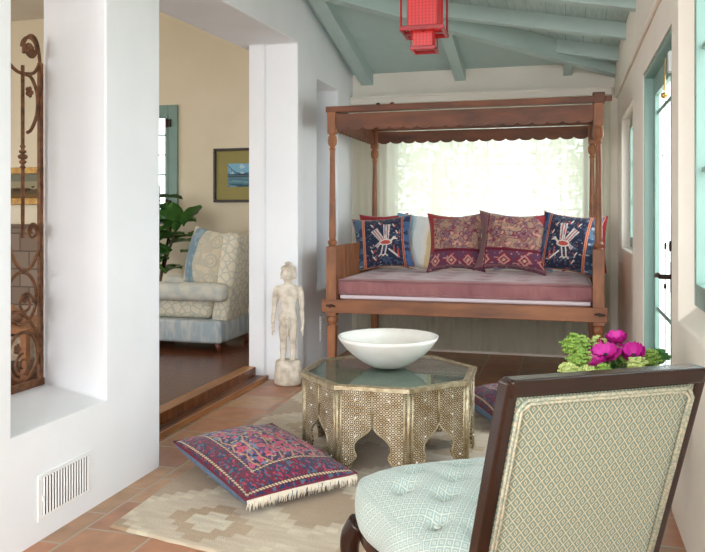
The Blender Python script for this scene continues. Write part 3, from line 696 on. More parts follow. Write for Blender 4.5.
for k in range(8):
    bm, arch = panelmesh(); o = shell(bm, 'side_panel', M_emb, tab, bevel=0); ang = (k+.5)*pi/4
    o.rotation_euler = (0,0,ang-pi/2+pi); o.location = (AP*cos(ang), AP*sin(ang), 0); uvplane(o, lambda c: (c.x, c.z))
    o.rotation_euler = (0,0,ang+pi/2)
    sg = o
    bm = bmesh.new()
    for s_ in (-1,1): tube(bm, [(x*s_,-.007,z) for x, z in arch], .004, 6)
    tube(bm, [(0,-.008,.245),(0,-.008,TZ-.022)], .0045, 6); shell(bm, 'arch_moulding', M_rim, o, smooth=True)
    for s_ in (-1,1):
        for x_, z in ((.085,.19),(.085,.28),(.085,.37),(.135,.07)):
            if stud0 is None:
                bm = bmesh.new(); ball(bm, (0,0,0), .0055, 1); stud0 = so = shell(bm, 'stud', M_whitemetal, o, smooth=True)
            else: so = stud0.copy(); COL.objects.link(so); so.parent = o
            so.location = (s_*x_,-.008,z)
for k in range(8):
    c = octa(RB, k); bm = bmesh.new(); tube(bm, [(c.x,c.y,0),(c.x,c.y,TZ-.02)], .011, 8)
    c2_ = octa(RB-.002, k); t_ = Vector((-c.y,c.x)).normalized()
    for s_ in (-1,1):
        q = c2_+t_*s_*.022
        q = c+(octa(RB,k+s_)-c).normalized()*.022; q = q*1.012
        tube(bm, [(q.x,q.y,0),(q.x,q.y,TZ-.02)], .007, 8)
    shell(bm, 'corner_moulding', M_rim, tab, smooth=True)
def octring(bm, ro, ri, z0, z1):
    A = [[bm.verts.new((*octa(r,k),z)) for k in range(8)] for r, z in ((ro,z0),(ro,z1),(ri,z1),(ri,z0))]
    for i in range(4): bridge(bm, A[i], A[(i+1)%4])
bm = bmesh.new(); octring(bm, TR_, TR_-.045, TZ-.022, TZ); octring(bm, TR_-.015, TR_-.03, TZ, TZ+.004); shell(bm, 'top_frame', M_rim, tab, bevel=.006, seg=3)
bm = bmesh.new(); r = TR_-.044; A = [bm.verts.new((*octa(r,k),TZ-.02)) for k in range(8)]; B = [bm.verts.new((*octa(r,k),TZ-.012)) for k in range(8)]; bridge(bm, A, B); bm.faces.new(A[::-1]); bm.faces.new(B)
o = shell(bm, 'table_top', mat('silvered under glass', lin(176,182,172), .45, metal=.2, c2=lin(140,146,138), vs=7, bump=.1, bs_=60), tab)
bm = bmesh.new()
for k in range(8): q = octa(TR_-.05, k+.5); tube(bm, [(0,0,TZ-.0125),(q.x*.95,q.y*.95,TZ-.0125)], .0035, 6, flat=.001)
shell(bm, 'top_seams', M_rim, tab)
bm = bmesh.new(); A = [bm.verts.new((*octa(r,k),TZ-.0105)) for k in range(8)]; B = [bm.verts.new((*octa(r,k),TZ-.002)) for k in range(8)]; bridge(bm, A, B); bm.faces.new(A[::-1]); bm.faces.new(B)
M_topglass = glass('green tinted table glass', (.80,.86,.83)); shell(bm, 'glass_top', M_topglass, tab)
# bowl
bx, by = -.955, 4.14
bm = bmesh.new(); outer = [(.075,0),(.09,.004),(.135,.03),(.18,.062),(.22,.10),(.248,.137),(.258,.158)]; outer = [(a*1.09,z*1.08) for a, z in outer]; inner = [(.250,.158),(.238,.136),(.21,.10),(.17,.068),(.12,.042),(.06,.028),(.001,.024)]; inner = [(a*1.09,z*1.08) for a, z in inner]
lathe(bm, outer+inner, 64); o = shell(bm, 'serving_bowl', M_ceramic, smooth=True); o.location = (bx,by,TZ+.0165)
tag(o, 'wide shallow white alabaster bowl standing on the glass table top', 'bowl')

# ------------------------------------------------------------ rug and floor cushions
def pat_rug(U, V):
    C = np.zeros(U.shape+(3,)); C[:] = L(204,186,162)
    st = lambda a, q: np.floor(a*q)/q
    a = np.abs(((U*2.6)%1)-.5); b_ = np.abs(((V*3.6+.2)%1)-.5); s = st(a,16)+st(b_,16)
    put(C, s > .62, L(164,136,106)); put(C, (s > .44) & (s <= .5), L(216,202,176)); put(C, s < .22, L(176,146,112)); put(C, s < .10, L(216,204,180))
    n = vnoise(U*8, V*46, 3, 3)[...,None]; C = C*(1-.4*n)+L(150,120,92)*.4*n; n = vnoise(U,V,7,5)[...,None]; return C*(1-.25*n)+L(224,212,190)*.25*n
cn = [Vector((-1.83,2.765,0)), Vector((.22,2.36,0)), Vector((.28,5.1,0)), Vector((-1.88,5.36,0))]
nx, ny = 220, 280; me = bpy.data.meshes.new('area_rug'); vs = []; s1 = np.linspace(0,1,nx+1); s2 = np.linspace(0,1,ny+1)
V_, U_ = np.meshgrid(s2, s1, indexing='ij'); cols = pat_rug(U_, V_).reshape(-1,3)
for j in range(ny+1):
    for i in range(nx+1):
        u, v = s1[i], s2[j]; p = cn[0]*(1-u)*(1-v)+cn[1]*u*(1-v)+cn[2]*u*v+cn[3]*(1-u)*v
        e = 1 if 0 < i < nx and 0 < j < ny else 0
        w_ = .004*noise.noise(Vector((u*30,v*8,0)))
        vs.append((p.x+w_*(1-e), p.y+w_*(1-e), (.011+.0015*noise.noise(Vector((p.x*14,p.y*40,1)))) if e else .001))
fs = [(j*(nx+1)+i, j*(nx+1)+i+1, (j+1)*(nx+1)+i+1, (j+1)*(nx+1)+i) for j in range(ny) for i in range(nx)]
me.from_pydata(vs, [], fs); rug = bpy.data.objects.new('area_rug', me); COL.objects.link(rug); me.materials.append(attrmat('flatwoven wool', bump=.8, bs_=160)); setcol(rug, cols)
me.polygons.foreach_set('use_smooth', [True]*len(fs)); tag(rug, 'beige flatwoven rug with faded stepped diamonds on the terracotta tiles', 'rug')
RZ = .012
def floor_cushion(L_, F_, R_, T, label, seed, fringe=True):
    """corners: L left, F front, R right (3D points); local x = F->R, y = F->L"""
    ex = (R_-F_); ey = (L_-F_); w, h = ex.length, ey.length; X = ex.normalized(); Z = X.cross(ey.normalized()).normalized(); Y = Z.cross(X)
    c = F_+ex/2+ey/2; M = Matrix((X,Y,Z)).transposed().to_4x4(); M.translation = c
    root = tag(empty('floor_cushion'), label, 'cushion', 'kilim floor cushions'); root.matrix_world = M
    o = cushion('cover', w, h, T, lambda U, V: pat_persian(U, V, seed), [M_kilim, M_blue], Matrix.Identity(4), n=200, pinch=.03, seed=seed, bexp=.26); o.parent = root
    edgecord(root, w, h, mat('dark red cord', lin(110,36,52), .8), .03, .006)
    if fringe:
        bm = bmesh.new(); r = random.Random(3)
        for i in range(230):
            t = -.98+1.96*i/229; x = w/2*t; y = -h/2*(1-.03*(1-t*t)); l = r.uniform(.02,.055); dx = r.uniform(-.012,.012)
            tube(bm, [(x,y-.002,-.002),(x+dx*.5,y-.012,-.3*l),(x+dx,y-.008,-l)], [.0035,.003,.0012], 4)
        tag(shell(bm, 'fringe', M_fringe, root, smooth=True), kind='stuff')
    return root
floor_cushion(Vector((-1.93,3.56,.125)), Vector((-1.335,2.965,.085)), Vector((-.965,3.40,.09)), .165, 'large crimson and indigo kilim cushion with white fringe, before the table', 11)
floor_cushion(Vector((-.66,5.06,.12)), Vector((-.42,4.50,.12)), Vector((.10,4.76,.12)), .22, 'crimson kilim cushion lying half hidden between table and upholstered chair', 31, fringe=False)

# ------------------------------------------------------------ statue
sx, sy = -2.05, 5.475
st = tag(empty('carved_statue', (sx,sy,0), radians(12)), 'weathered whitewashed standing figure carved in wood, against the doorway jamb', 'statue')
bm = bmesh.new(); lathe(bm, [(.085,0),(.102,.015),(.104,.06),(.098,.12),(.092,.165),(.085,.18)], 20)
for v in bm.verts: v.co.y *= .82; v.co += Vector((noise.noise(v.co*9)*.012, noise.noise(v.co*9+Vector((5,0,0)))*.012, 0)) if 0.001 < v.co.z < .17 else Vector()
shell(bm, 'plinth', M_stone, st, smooth=True)
bm = bmesh.new()
def loft(bm, secs, n=20):                  # (x,y,z,rx,ry)
    R = [ring(bm, (x,y,z), rx, ry, n) for x, y, z, rx, ry in secs]
    for a, b_ in zip(R, R[1:]): bridge(bm, a, b_)
    bm.faces.new(R[0][::-1]); bm.faces.new(R[-1])
loft(bm, [(0,0,.43,.055,.042),(0,0,.47,.070,.048),(0,0,.51,.066,.045),(0,0,.55,.055,.040),(0,0,.60,.062,.044),(0,0,.66,.076,.048),(0,0,.70,.086,.045),(0,0,.725,.070,.036),(0,0,.738,.028,.026),(0,-.004,.77,.024,.024)])
for s_ in (-1,1):
    loft(bm, [(s_*.038,-.012,.165,.022,.038),(s_*.038,-.008,.19,.021,.030),(s_*.037,0,.22,.020,.022),(s_*.036,.002,.27,.027,.027),(s_*.035,0,.31,.024,.025),(s_*.034,0,.36,.031,.032),(s_*.033,0,.42,.036,.037),(s_*.032,0,.47,.036,.038)])
    ball(bm, (s_*.038,-.035,.176), .020, 2, (1,1.3,.55))
    tube(bm, [(s_*.074,0,.704),(s_*.092,.0,.675),(s_*.100,.0,.60),(s_*.102,-.004,.55),(s_*.110,-.008,.47),(s_*.110,-.012,.44)], [.022,.024,.021,.018,.015,.013], 12)
    ball(bm, (s_*.110,-.014,.42), .016, 2, (.8,1.0,1.4))
    for f_ in range(4): tube(bm, [(s_*.110,-.026+f_*.008,.41),(s_*.113,-.028+f_*.008,.38),(s_*.111,-.027+f_*.008,.358+.004*abs(f_-1.5))], [.0052,.005,.004], 8)
    tube(bm, [(s_*.104,-.026,.42),(s_*.098,-.034,.398),(s_*.097,-.033,.385)], [.006,.005,.004], 8)
    ball(bm, (s_*.040,-.002,.80), .016, 2, (.45,.8,2.0))      # long ears
    ball(bm, (s_*.016,-.040,.812), .0085, 2, (1.3,.8,.75))      # eyes
    ball(bm, (s_*.018,-.041,.826), .007, 2, (2.1,.9,.4))
loft(bm, [(0,-.004,.755,.018,.020),(0,-.008,.765,.028,.030),(0,-.008,.785,.036,.037),(0,-.004,.81,.041,.043),(0,0,.835,.041,.043),(0,0,.852,.034,.036),(0,0,.862,.018,.02)])
ball(bm, (0,-.048,.803), .009, 2, (.8,1.0,1.8)); ball(bm, (0,-.044,.784), .009, 2, (1.7,.9,.5)); ball(bm, (0,-.036,.772), .010, 2, (1.2,.7,.7))
for v in bm.verts:
    if v.co.z > .752: k_ = min(1, (v.co.z-.752)/.02); v.co.x *= 1+.24*k_; v.co.y *= 1+.20*k_
for s_ in (-1,1): ball(bm, (s_*.078,0,.700), .030, 2, (1.1,.95,.9))
fig = shell(bm, 'figure', M_stone, st, smooth=True)
st.scale = (1.04,1.04,1.045)
md = fig.modifiers.new('R', 'REMESH'); md.mode = 'VOXEL'; md.voxel_size = .0042; md.use_smooth_shade = True
ms = fig.modifiers.new('S', 'SMOOTH'); ms.iterations = 2; ms.factor = .5
bpy.context.view_layer.update(); bake(fig); fig.data.polygons.foreach_set('use_smooth', [True]*len(fig.data.polygons))
bm = bmesh.new(); ball(bm, (0,.004,.846), .043, 3, (1.02,1.04,.62)); 
for k in range(60):
    a = k*2.4; r_ = .041*sqrt(k/60); ball(bm, (r_*cos(a), .004+r_*sin(a), .846+.0265*sqrt(max(0,1-(r_/.043)**2))), .005, 1)
ball(bm, (0,0,.884), .021, 2, (1,1,.75)); o = shell(bm, 'hair', M_stone, st, smooth=True)
for v in o.data.vertices: v.co.x *= 1.22; v.co.y *= 1.18; v.co.z += .003
bm = bmesh.new(); tube(bm, [(.068*cos(a),-.002+.050*sin(a),.485+.004*sin(3*a)) for a in [2*pi*i/24 for i in range(25)]], .007, 8)
for s_ in (-1,1): tube(bm, spline([(0,-.05,.485),(s_*.022,-.058,.50),(s_*.030,-.058,.48),(s_*.012,-.056,.455),(0,-.052,.47)]), .007, 8)
tube(bm, spline([(.004,-.05,.475),(.006,-.055,.43),(.002,-.052,.39),(.006,-.048,.36)]), [.012]*12+[.010]*13, 8); tube(bm, spline([(-.008,-.05,.475),(-.02,-.055,.44),(-.012,-.052,.40)]), .009, 8)
tube(bm, spline([(.016,-.05,.475),(.026,-.055,.445),(.02,-.052,.415)]), .008, 8); shell(bm, 'sash', M_stone, st, smooth=True)

# ------------------------------------------------------------ foreground chair
ch = tag(empty('slipper_chair', (.100,1.742,0), radians(32.8)), 'upholstered side chair seen from behind, sage jacquard in a dark walnut frame', 'chair')
def by_(z): return .34*(.95-z)            # lean of the back
BW = .256
def bk(x, z, off=0): return (x, by_(z)+off, z)
def slab(bm, x0, x1, z0, z1, y0, y1, k0=0, k1=0):
    """box following the lean; k0,k1 pull x sideways with height"""
    vs_ = []
    for z in (z0, z1):
        for x, y in ((x0,y0),(x1,y0),(x1,y1),(x0,y1)): vs_.append(bm.verts.new((x, by_(z)+y, z)))
    for f in ((0,3,2,1),(4,5,6,7),(0,1,5,4),(1,2,6,5),(2,3,7,6),(3,0,4,7)): bm.faces.new([vs_[i] for i in f])
for s_ in (-1,1):
    bm = bmesh.new(); x0, x1 = (-BW,-BW+.030) if s_ < 0 else (BW-.030,BW); slab(bm, x0, x1, .30, .952, -.002, .045); shell(bm, 'back_stile', M_dark, ch, bevel=.007, seg=3)
    bm = bmesh.new(); xm = (x0+x1)/2; tube(bm, spline([(xm,by_(.33)+.02,.33),(xm,by_(.3)+.015,.2),(xm+s_*.005,.16,.08),(xm+s_*.01,.10,.012)],6), [.026]*6+[.022]*6+[.018]*7, 10); shell(bm, 'leg', M_dark, ch, smooth=True)
bm = bmesh.new(); slab(bm, -BW+.006, BW-.006, .915, .956, -.006, .05); shell(bm, 'top_rail', M_dark, ch, bevel=.010, seg=4)
bm = bmesh.new(); slab(bm, -BW+.028, BW-.028, .30, .345, 0, .045); shell(bm, 'back_rail', M_dark, ch, bevel=.005)
# upholstered back panel (rear face bulges towards the viewer)
def backpanel(side, z0, z1, bulge, name, m, r=.016):
    bm = bmesh.new(); uvl = bm.loops.layers.uv.new('UVMap'); nx_, nz_ = 40, 50; G = []; x0, x1 = -BW+.029, BW-.029
    for j in range(nz_+1):
        row = []
        for i in range(nx_+1):
            u, v = i/nx_, j/nz_; x = x0+(x1-x0)*u; z = z0+(z1-z0)*v; e = min(u*(x1-x0), (1-u)*(x1-x0), v*(z1-z0), (1-v)*(z1-z0))
            b_ = bulge*(1-exp(-e/.02))+.006*sin(pi*u)*sin(pi*v)
            y = by_(z)+(.003-b_ if side < 0 else .042+b_); row.append(bm.verts.new((x,y,z)))
        G.append(row)
    for j in range(nz_):
        for i in range(nx_):
            f = bm.faces.new((G[j][i],G[j][i+1],G[j+1][i+1],G[j+1][i]))
            for l in f.loops: l[uvl].uv = (l.vert.co.x, l.vert.co.z*1.056)
    return shell(bm, name, m, ch, smooth=True)
backpanel(-1, .34, .918, .006, 'back_upholstery', M_fab)
backpanel(1, .40, .918, .035, 'back_cushion', M_fab)
M_cord = mat('sage cord', lin(140,152,136), .7, c2=lin(186,178,152), vs=160, contrast=(.45,.55))
bm = bmesh.new(); a = BW-.0325
for w_ in (0,.008):
    e = a-w_; tube(bm, [bk(-e,.345,-.006),bk(-e,.885,-.006),bk(-e+.012,.903-w_,-.006),bk(-e+.02,.909-w_,-.006),bk(e-.02,.909-w_,-.006),bk(e-.012,.903-w_,-.006),bk(e,.885,-.006),bk(e,.345,-.006)], .0045, 8)
shell(bm, 'piping', M_cord, ch, smooth=True)
# seat
def halfw(y): return .275+(.338-.275)*(y-.17)/.70
def seat_surface():
    bm = bmesh.new(); uvl = bm.loops.layers.uv.new('UVMap'); y0, y1 = .19, .905; n = 96; rings = []
    def contour(a):
        c, s = cos(a), sin(a); k = 5.; r = (abs(c)**k+abs(s)**k)**(-1/k); u, v = r*c, r*s; y = (y0+y1)/2+v*(y1-y0)/2; return Vector((u*halfw(y), y))
    ctr = Vector((0,(y0+y1)/2)); tb = [(i*.155+(.0775 if j%2 else 0), .30+j*.115) for i in range(-2,3) for j in range(5)]
    tb = [(a, b_) for a, b_ in tb if abs(a) < .26 and b_ < .80]
    def top(p, r):
        z = .535-.05*r**5-.012*r*r
        for a, b_ in tb:
            d2 = (p.x-a)**2+(p.y-b_)**2
            if d2 < .03: z -= .034*exp(-d2/.0011)
        for a, b_ in tb:
            for dx in (.0775,-.0775):
                q = Vector((p.x-a, p.y-b_)); t = Vector((dx,.115)); tt = max(0,min(1,q.dot(t)/t.length_squared)); dd = (q-t*tt).length
                if dd < .03: z -= .007*exp(-(dd/.010)**2)/2
        return z
    NR = 44; data = []
    for k in range(1, NR+1):
        r = k/NR; row = []
        for i in range(n):
            c = contour(2*pi*i/n); p = ctr+(c-ctr)*r; row.append((bm.verts.new((p.x,p.y,top(p,r))), (p.x,p.y)))
        data.append(row)
    zs = [.468,.45,.42,.40,.38,.36,.345,.335]; bl = [.010,.018,.024,.026,.024,.018,.008,-.004]
    for k, z in enumerate(zs):
        row = []
        for i in range(n):
            c = contour(2*pi*i/n); nn = (c-ctr).normalized(); p = c+nn*bl[k]; wv = .006*sin(i*pi/4)*sin(pi*(k+1)/9); p = p+nn*wv
            q = c+nn*(.47-z+.02); row.append((bm.verts.new((p.x,p.y,z)), (q.x,q.y)))
        data.append(row)
    cv = bm.verts.new((ctr.x,ctr.y,top(ctr,0)))
    for i in range(n):
        f = bm.faces.new((cv, data[0][i][0], data[0][(i+1)%n][0])); uvs = [(ctr.x,ctr.y), data[0][i][1], data[0][(i+1)%n][1]]
        for l, w_ in zip(f.loops, uvs): l[uvl].uv = w_
    for A_, B_ in zip(data, data[1:]):
        for i in range(n):
            j = (i+1)%n; q = (A_[i],B_[i],B_[j],A_[j]); f = bm.faces.new([w_[0] for w_ in q])
            for l, w_ in zip(f.loops, q): l[uvl].uv = w_[1]
    f = bm.faces.new([w_[0] for w_ in data[-1]][::-1])
    return bm, tb, contour, ctr
bm, tb, contour, ctr = seat_surface(); seat = shell(bm, 'seat', M_fabseat, ch, smooth=True)
for a, b_ in tb:
    if .22 < b_ < .86: 
        bm = bmesh.new(); ball(bm, (a,b_,.494-.03*((b_-.5475)/.36)**4-.02*(a/.3)**4), .010, 2, (1,1,.4)); shell(bm, 'button', M_fabseat, seat, smooth=True)
bm = bmesh.new(); n = 96
R0 = []
for (off, z) in ((.004,.335),(.004,.29),(-.03,.29),(-.03,.335)):
    rr = []
    for i in range(n):
        c = contour(2*pi*i/n); nn = (c-ctr).normalized(); p = c+nn*off; zz = z+(.018*abs(sin(2*pi*i/n*2))**2 if z < .3 else 0); rr.append(bm.verts.new((p.x,p.y,zz)))
    R0.append(rr)
for i in range(4): bridge(bm, R0[i], R0[(i+1)%4])
shell(bm, 'seat_rail', M_dark, ch, smooth=True, autos=50)
for s_ in (-1,1):
    x = s_*.306; y = .86; dv = Vector((s_*.7,.7))
    pts = [(x,y,.335),(x+dv.x*.028,y+dv.y*.028,.29),(x+dv.x*.034,y+dv.y*.034,.24),(x+dv.x*.018,y+dv.y*.018,.15),(x+dv.x*.006,y+dv.y*.006,.07),(x+dv.x*.022,y+dv.y*.022,.022),(x+dv.x*.03,y+dv.y*.03,.024)]
    sp = spline(pts, 6); rad = [.036,.034,.030,.022,.016,.018,.014]; rr = []
    for i in range(len(sp)): t = i/6; k = min(int(t),5); rr.append(rad[k]+(rad[k+1]-rad[k])*(t-k))
    bm = bmesh.new(); tube(bm, sp, rr, 14); shell(bm, 'leg', M_dark, ch, smooth=True)

# ------------------------------------------------------------ flowers on a side table behind the chair
fx, fy = .19, 3.16
stt = tag(empty('side_table', (fx,fy,0)), 'small round dark side table hidden behind the upholstered chair, under the flowers', 'table')
bm = bmesh.new(); lathe(bm, [(.19,.46),(.195,.47),(.195,.48),(.19,.49)], 40); shell(bm, 'tabletop', M_dark, stt, smooth=True, autos=40)
for k in range(3):
    a = 2*pi*k/3+.3; bm = bmesh.new(); tube(bm, [(.08*cos(a),.08*sin(a),.46),(.16*cos(a),.16*sin(a),0)], [.016,.011], 10); shell(bm, 'leg', M_dark, stt, smooth=True)
bm = bmesh.new(); lathe(bm, [(.06,0),(.08,.02),(.10,.08),(.105,.13),(.098,.15),(.09,.15),(.095,.13),(.09,.08),(.05,.02),(.001,.018)], 32)
vz = shell(bm, 'flower_vase', M_ceramic, smooth=True); vz.location = (fx,fy,.4905); tag(vz, 'round white vase holding the magenta and green flowers behind the chair', 'vase')
M_mag = mat('magenta petals', lin(176,14,130), .6, c2=lin(206,44,156), vs=30); M_magd = mat('crimson petals', lin(176,20,88), .6, c2=lin(140,24,70), vs=30)
M_stem = mat('green stem', lin(90,130,60), .6); M_lime = mat('lime florets', lin(146,172,78), .7, c2=lin(106,140,52), vs=40); M_cream = mat('greenish cream florets', lin(192,198,128), .7, c2=lin(160,176,98), vs=40)
M_green = mat('fresh leaves', lin(78,132,60), .6, c2=lin(54,102,46), vs=20); M_eye = mat('dark anemone eye', lin(40,20,50), .6)
vt = Vector((fx,fy,.62))
def stem(root, p):
    bm = bmesh.new(); tube(bm, [q-p for q in spline([p, p*.4+vt*.6+Vector((0,0,.0)), Vector((fx+(p.x-fx)*.2, fy+(p.y-fy)*.2, .56))],5)], .0035, 6); shell(bm, 'stem', M_stem, root, smooth=True)
def anemone(px, py, d, r, label, m=M_mag, openk=.6, tiltdir=(0,-1)):
    p = at(px,py+5,d); root = tag(empty('anemone_flower', p), label, 'flower', 'magenta flowers in the vase'); bm = bmesh.new()
    T = Matrix.Rotation(random.uniform(.2,.7),4,Vector((1,random.uniform(-.5,.5),0)))
    for ly in range(2):
        for k in range(6):
            a = 2*pi*k/6+ly*.5; op = openk*(1-.25*ly); G = []
            for i in range(6):
                t = i/5; w_ = r*.55*sin(pi*(.12+.80*t))**.8; rad_ = r*(t**.9)*op+r*.06; z = r*(t**1.6)*(1.15-op); row = []
                for j in range(5):
                    q = (j-2)/2; v = Vector((rad_, q*w_, z+.18*r*q*q*t+.05*r*sin(7*q+k)*t)); v.rotate(Matrix.Rotation(a,3,'Z')); row.append(bm.verts.new(T @ v))
                G.append(row)
            for i in range(5):
                for j in range(4): bm.faces.new((G[i][j],G[i][j+1],G[i+1][j+1],G[i+1][j]))
    shell(bm, 'petals', m, root, smooth=True); bm = bmesh.new(); ball(bm, T @ Vector((0,0,r*.12)), r*.16, 2); shell(bm, 'eye', M_eye, root, smooth=True); stem(root, p)
D = 2.98
anemone(617,337,D,.052,'bright magenta flower, highest bloom of the vase behind the chair', openk=.75)
anemone(606,352,2.90,.062,'large magenta bloom at the centre front of the vase', openk=.9)
anemone(596,360,2.86,.045,'magenta bloom hanging low at left of centre in the vase', openk=.8)
anemone(634,352,2.92,.060,'magenta bloom at the right side of the vase', openk=.7)
anemone(586,346,3.0,.038,'half open magenta flower next to the big lime cluster', openk=.55)
anemone(600,341,3.08,.026,'small closed dark pink bud above the central bloom', m=M_magd, openk=.35)
anemone(620,347,3.05,.036,'magenta flower just behind the highest bloom', openk=.7)
anemone(583,355,2.88,.022,'small crimson bud between lime cluster and central bloom', m=M_magd, openk=.35)
anemone(569,368,2.9,.030,'crimson flower at the far left edge of the vase', m=M_magd, openk=.6)
anemone(635,361,2.86,.026,'crimson bud under the right magenta bloom', m=M_magd, openk=.5)
anemone(655,369,2.92,.020,'crimson bud at the far right edge of the vase', m=M_magd, openk=.4)
def cluster(px, py, d, r, label, m, nb, kind='flower'):
    r *= 1.15
    p = at(px,py-1,d); root = tag(empty('viburnum_cluster', p), label, kind, 'green flower clusters in the vase'); bm = bmesh.new()
    for k in range(nb):
        v = Vector((random.gauss(0,1),random.gauss(0,1),random.gauss(.3,1))).normalized()*r*random.uniform(.75,1.05); v.z *= .85
        for q in range(4):
            a = 2*pi*q/4+random.random(); ball(bm, v+Vector((cos(a),sin(a),.2))*.006, .0058, 1, (1,1,1))
    ball(bm, (0,0,0), r*.8, 2, (1,1,.8)); shell(bm, 'florets', m, root, smooth=True); stem(root, p)
for a in ((576,347,2.98,.048,'big lime green flower cluster at the left of the vase',M_lime,90),(580,361,2.9,.042,'lime flower cluster below the big left one',M_lime,70),(569,372,2.86,.03,'pale cream green cluster low at the left edge',M_cream,40),
          (588,374,2.84,.03,'pale cream green cluster low beside the crimson flower',M_cream,40),(603,372,2.82,.026,'yellow green cluster low at the centre of the vase',M_lime,36),(637,367,2.84,.032,'creamy yellow cluster under the right magenta bloom',M_cream,44),
          (597,346,3.1,.035,'pale green cluster behind the central bloom',M_cream,44),(622,358,2.98,.034,'lime cluster between the central and right blooms',M_lime,50),(649,360,2.95,.036,'green cluster right of the right magenta bloom',M_lime,50),(660,358,3.0,.030,'dark green cluster at the far right edge',M_green,44),(613,346,3.15,.03,'green cluster at the back under the highest bloom',M_green,40)): cluster(*a)
bm = bmesh.new()
for k in range(110):
    a = random.uniform(0,2*pi); rr_ = random.uniform(.02,.17); c = Vector((fx+rr_*cos(a), fy+rr_*sin(a)*.8, .66+random.uniform(0,.08))); t = Vector((cos(a),sin(a),random.uniform(-.2,.6))).normalized(); s = t.cross(Vector((0,0,1))).normalized(); l = random.uniform(.03,.055)
    u = s.cross(t)*.006
    bm.faces.new([bm.verts.new(v) for v in (c-t*l*.5, c+s*l*.3-u, c+t*l*.2+s*l*.22, c+t*l*.6, c+t*l*.2-s*l*.22, c-s*l*.3-u)])
tag(shell(bm, 'flower_foliage', M_green), 'loose green leaves filling the vase around the flowers', 'foliage', kind='stuff')

# ------------------------------------------------------------ hanging lantern
M_lred = mat('red lacquer', lin(168,22,30), .35, c2=lin(140,16,24), vs=20)
m, nt, b = newmat('red bead strands'); tc = N(nt, 'ShaderNodeUVMap'); sp_ = N(nt, 'ShaderNodeSeparateXYZ'); nt.links.new(tc.outputs[0], sp_.inputs[0])
u = E(nt, sp_.outputs[0])*55.; v = E(nt, sp_.outputs[1])*60.; g = ((u.fract()-.5).abs()*2.).mx((v.fract()-.5).abs()*1.6)
mx = N(nt, 'ShaderNodeMix', data_type='RGBA'); mx.inputs[6].default_value = rgba(lin(226,44,44)); mx.inputs[7].default_value = rgba(lin(150,18,26)); nt.links.new(g.s, mx.inputs[0]); nt.links.new(mx.outputs[2], b.inputs['Base Color'])
b.inputs['Roughness'].default_value = .4; b.inputs['Transmission Weight'].default_value = 0; b.inputs['Emission Color'].default_value = rgba(lin(255,60,30)); b.inputs['Emission Strength'].default_value = .06
M_bead = m; M_bulb = mat('lamp glow', (1,.6,.3), .5, emit=(1,.62,.3), es=14)
dl = 4.0; lc = at(424.5,0,dl); ln = tag(empty('hanging_lantern', (lc.x,lc.y,0), YAW-radians(14)), 'red beaded two-tier square lantern hanging from the teal ceiling', 'lantern')
zb1 = HCAM+(215-33)/F*dl; zb2 = HCAM+(215-50)/F*dl; ztop = zb1+.34
def sqframe(z0, z1, a, w, name):
    bm = bmesh.new(); box(bm, -a, a, -a, -a+w, z0, z1); box(bm, -a, a, a-w, a, z0, z1); box(bm, -a, -a+w, -a+w, a-w, z0, z1); box(bm, a-w, a, -a+w, a-w, z0, z1); return shell(bm, name, M_lred, ln, bevel=.003)
sqframe(zb1-.008, zb1+.016, .114, .016, 'lower_frame'); sqframe(ztop-.02, ztop+.004, .114, .016, 'upper_frame'); sqframe(zb2-.01, zb2+.010, .066, .012, 'bottom_frame')
def beadbox(z0, z1, a, name):
    bm = bmesh.new(); uvl = bm.loops.layers.uv.new('UVMap')
    for k in range(4):
        R = Matrix.Rotation(k*pi/2,3,'Z'); n_ = 1
        vs_ = [bm.verts.new(R @ Vector(p)) for p in ((-a,-a,z0),(a,-a,z0),(a,-a,z1),(-a,-a,z1))]; f = bm.faces.new(vs_)
        for l, q in zip(f.loops, ((-a,z0),(a,z0),(a,z1),(-a,z1))): l[uvl].uv = q
    o = shell(bm, name, M_bead, ln); sd = o.modifiers.new('S','SOLIDIFY'); sd.thickness = .004; return o
beadbox(zb1+.016, ztop-.02, .078, 'beaded_shade'); beadbox(zb2+.010, zb1+.016, .050, 'lower_beaded_shade')
bm = bmesh.new(); box(bm, -.114, .114, -.008, .008, zb1-.004, zb1+.010); box(bm, -.008, .008, -.114, .114, zb1-.0045, zb1+.0095); box(bm, -.114,.114,-.008,.008, ztop-.012, ztop); box(bm, -.008,.008,-.114,.114, ztop-.0125, ztop-.0005); shell(bm, 'cross_brace', M_lred, ln)
for sx_ in (-1,1):
    for sy_ in (-1,1):
        bm = bmesh.new(); tube(bm, [(sx_*.106,sy_*.106,zb1+.01),(sx_*.106,sy_*.106,ztop)], .006, 8); shell(bm, 'corner_post', M_lred, ln)
        bm = bmesh.new(); tube(bm, [(sx_*.060,sy_*.060,zb2),(sx_*.060,sy_*.060,zb1)], .0035, 6); shell(bm, 'corner_rod', M_lred, ln)
bm = bmesh.new(); ball(bm, (0,0,zb1+.12), .035, 2); shell(bm, 'bulb', M_bulb, ln, smooth=True)
bm = bmesh.new(); tube(bm, [(0,0,ztop-.01),(0,0,zright(lc.x))], .004, 8); shell(bm, 'cord', M_black, ln)

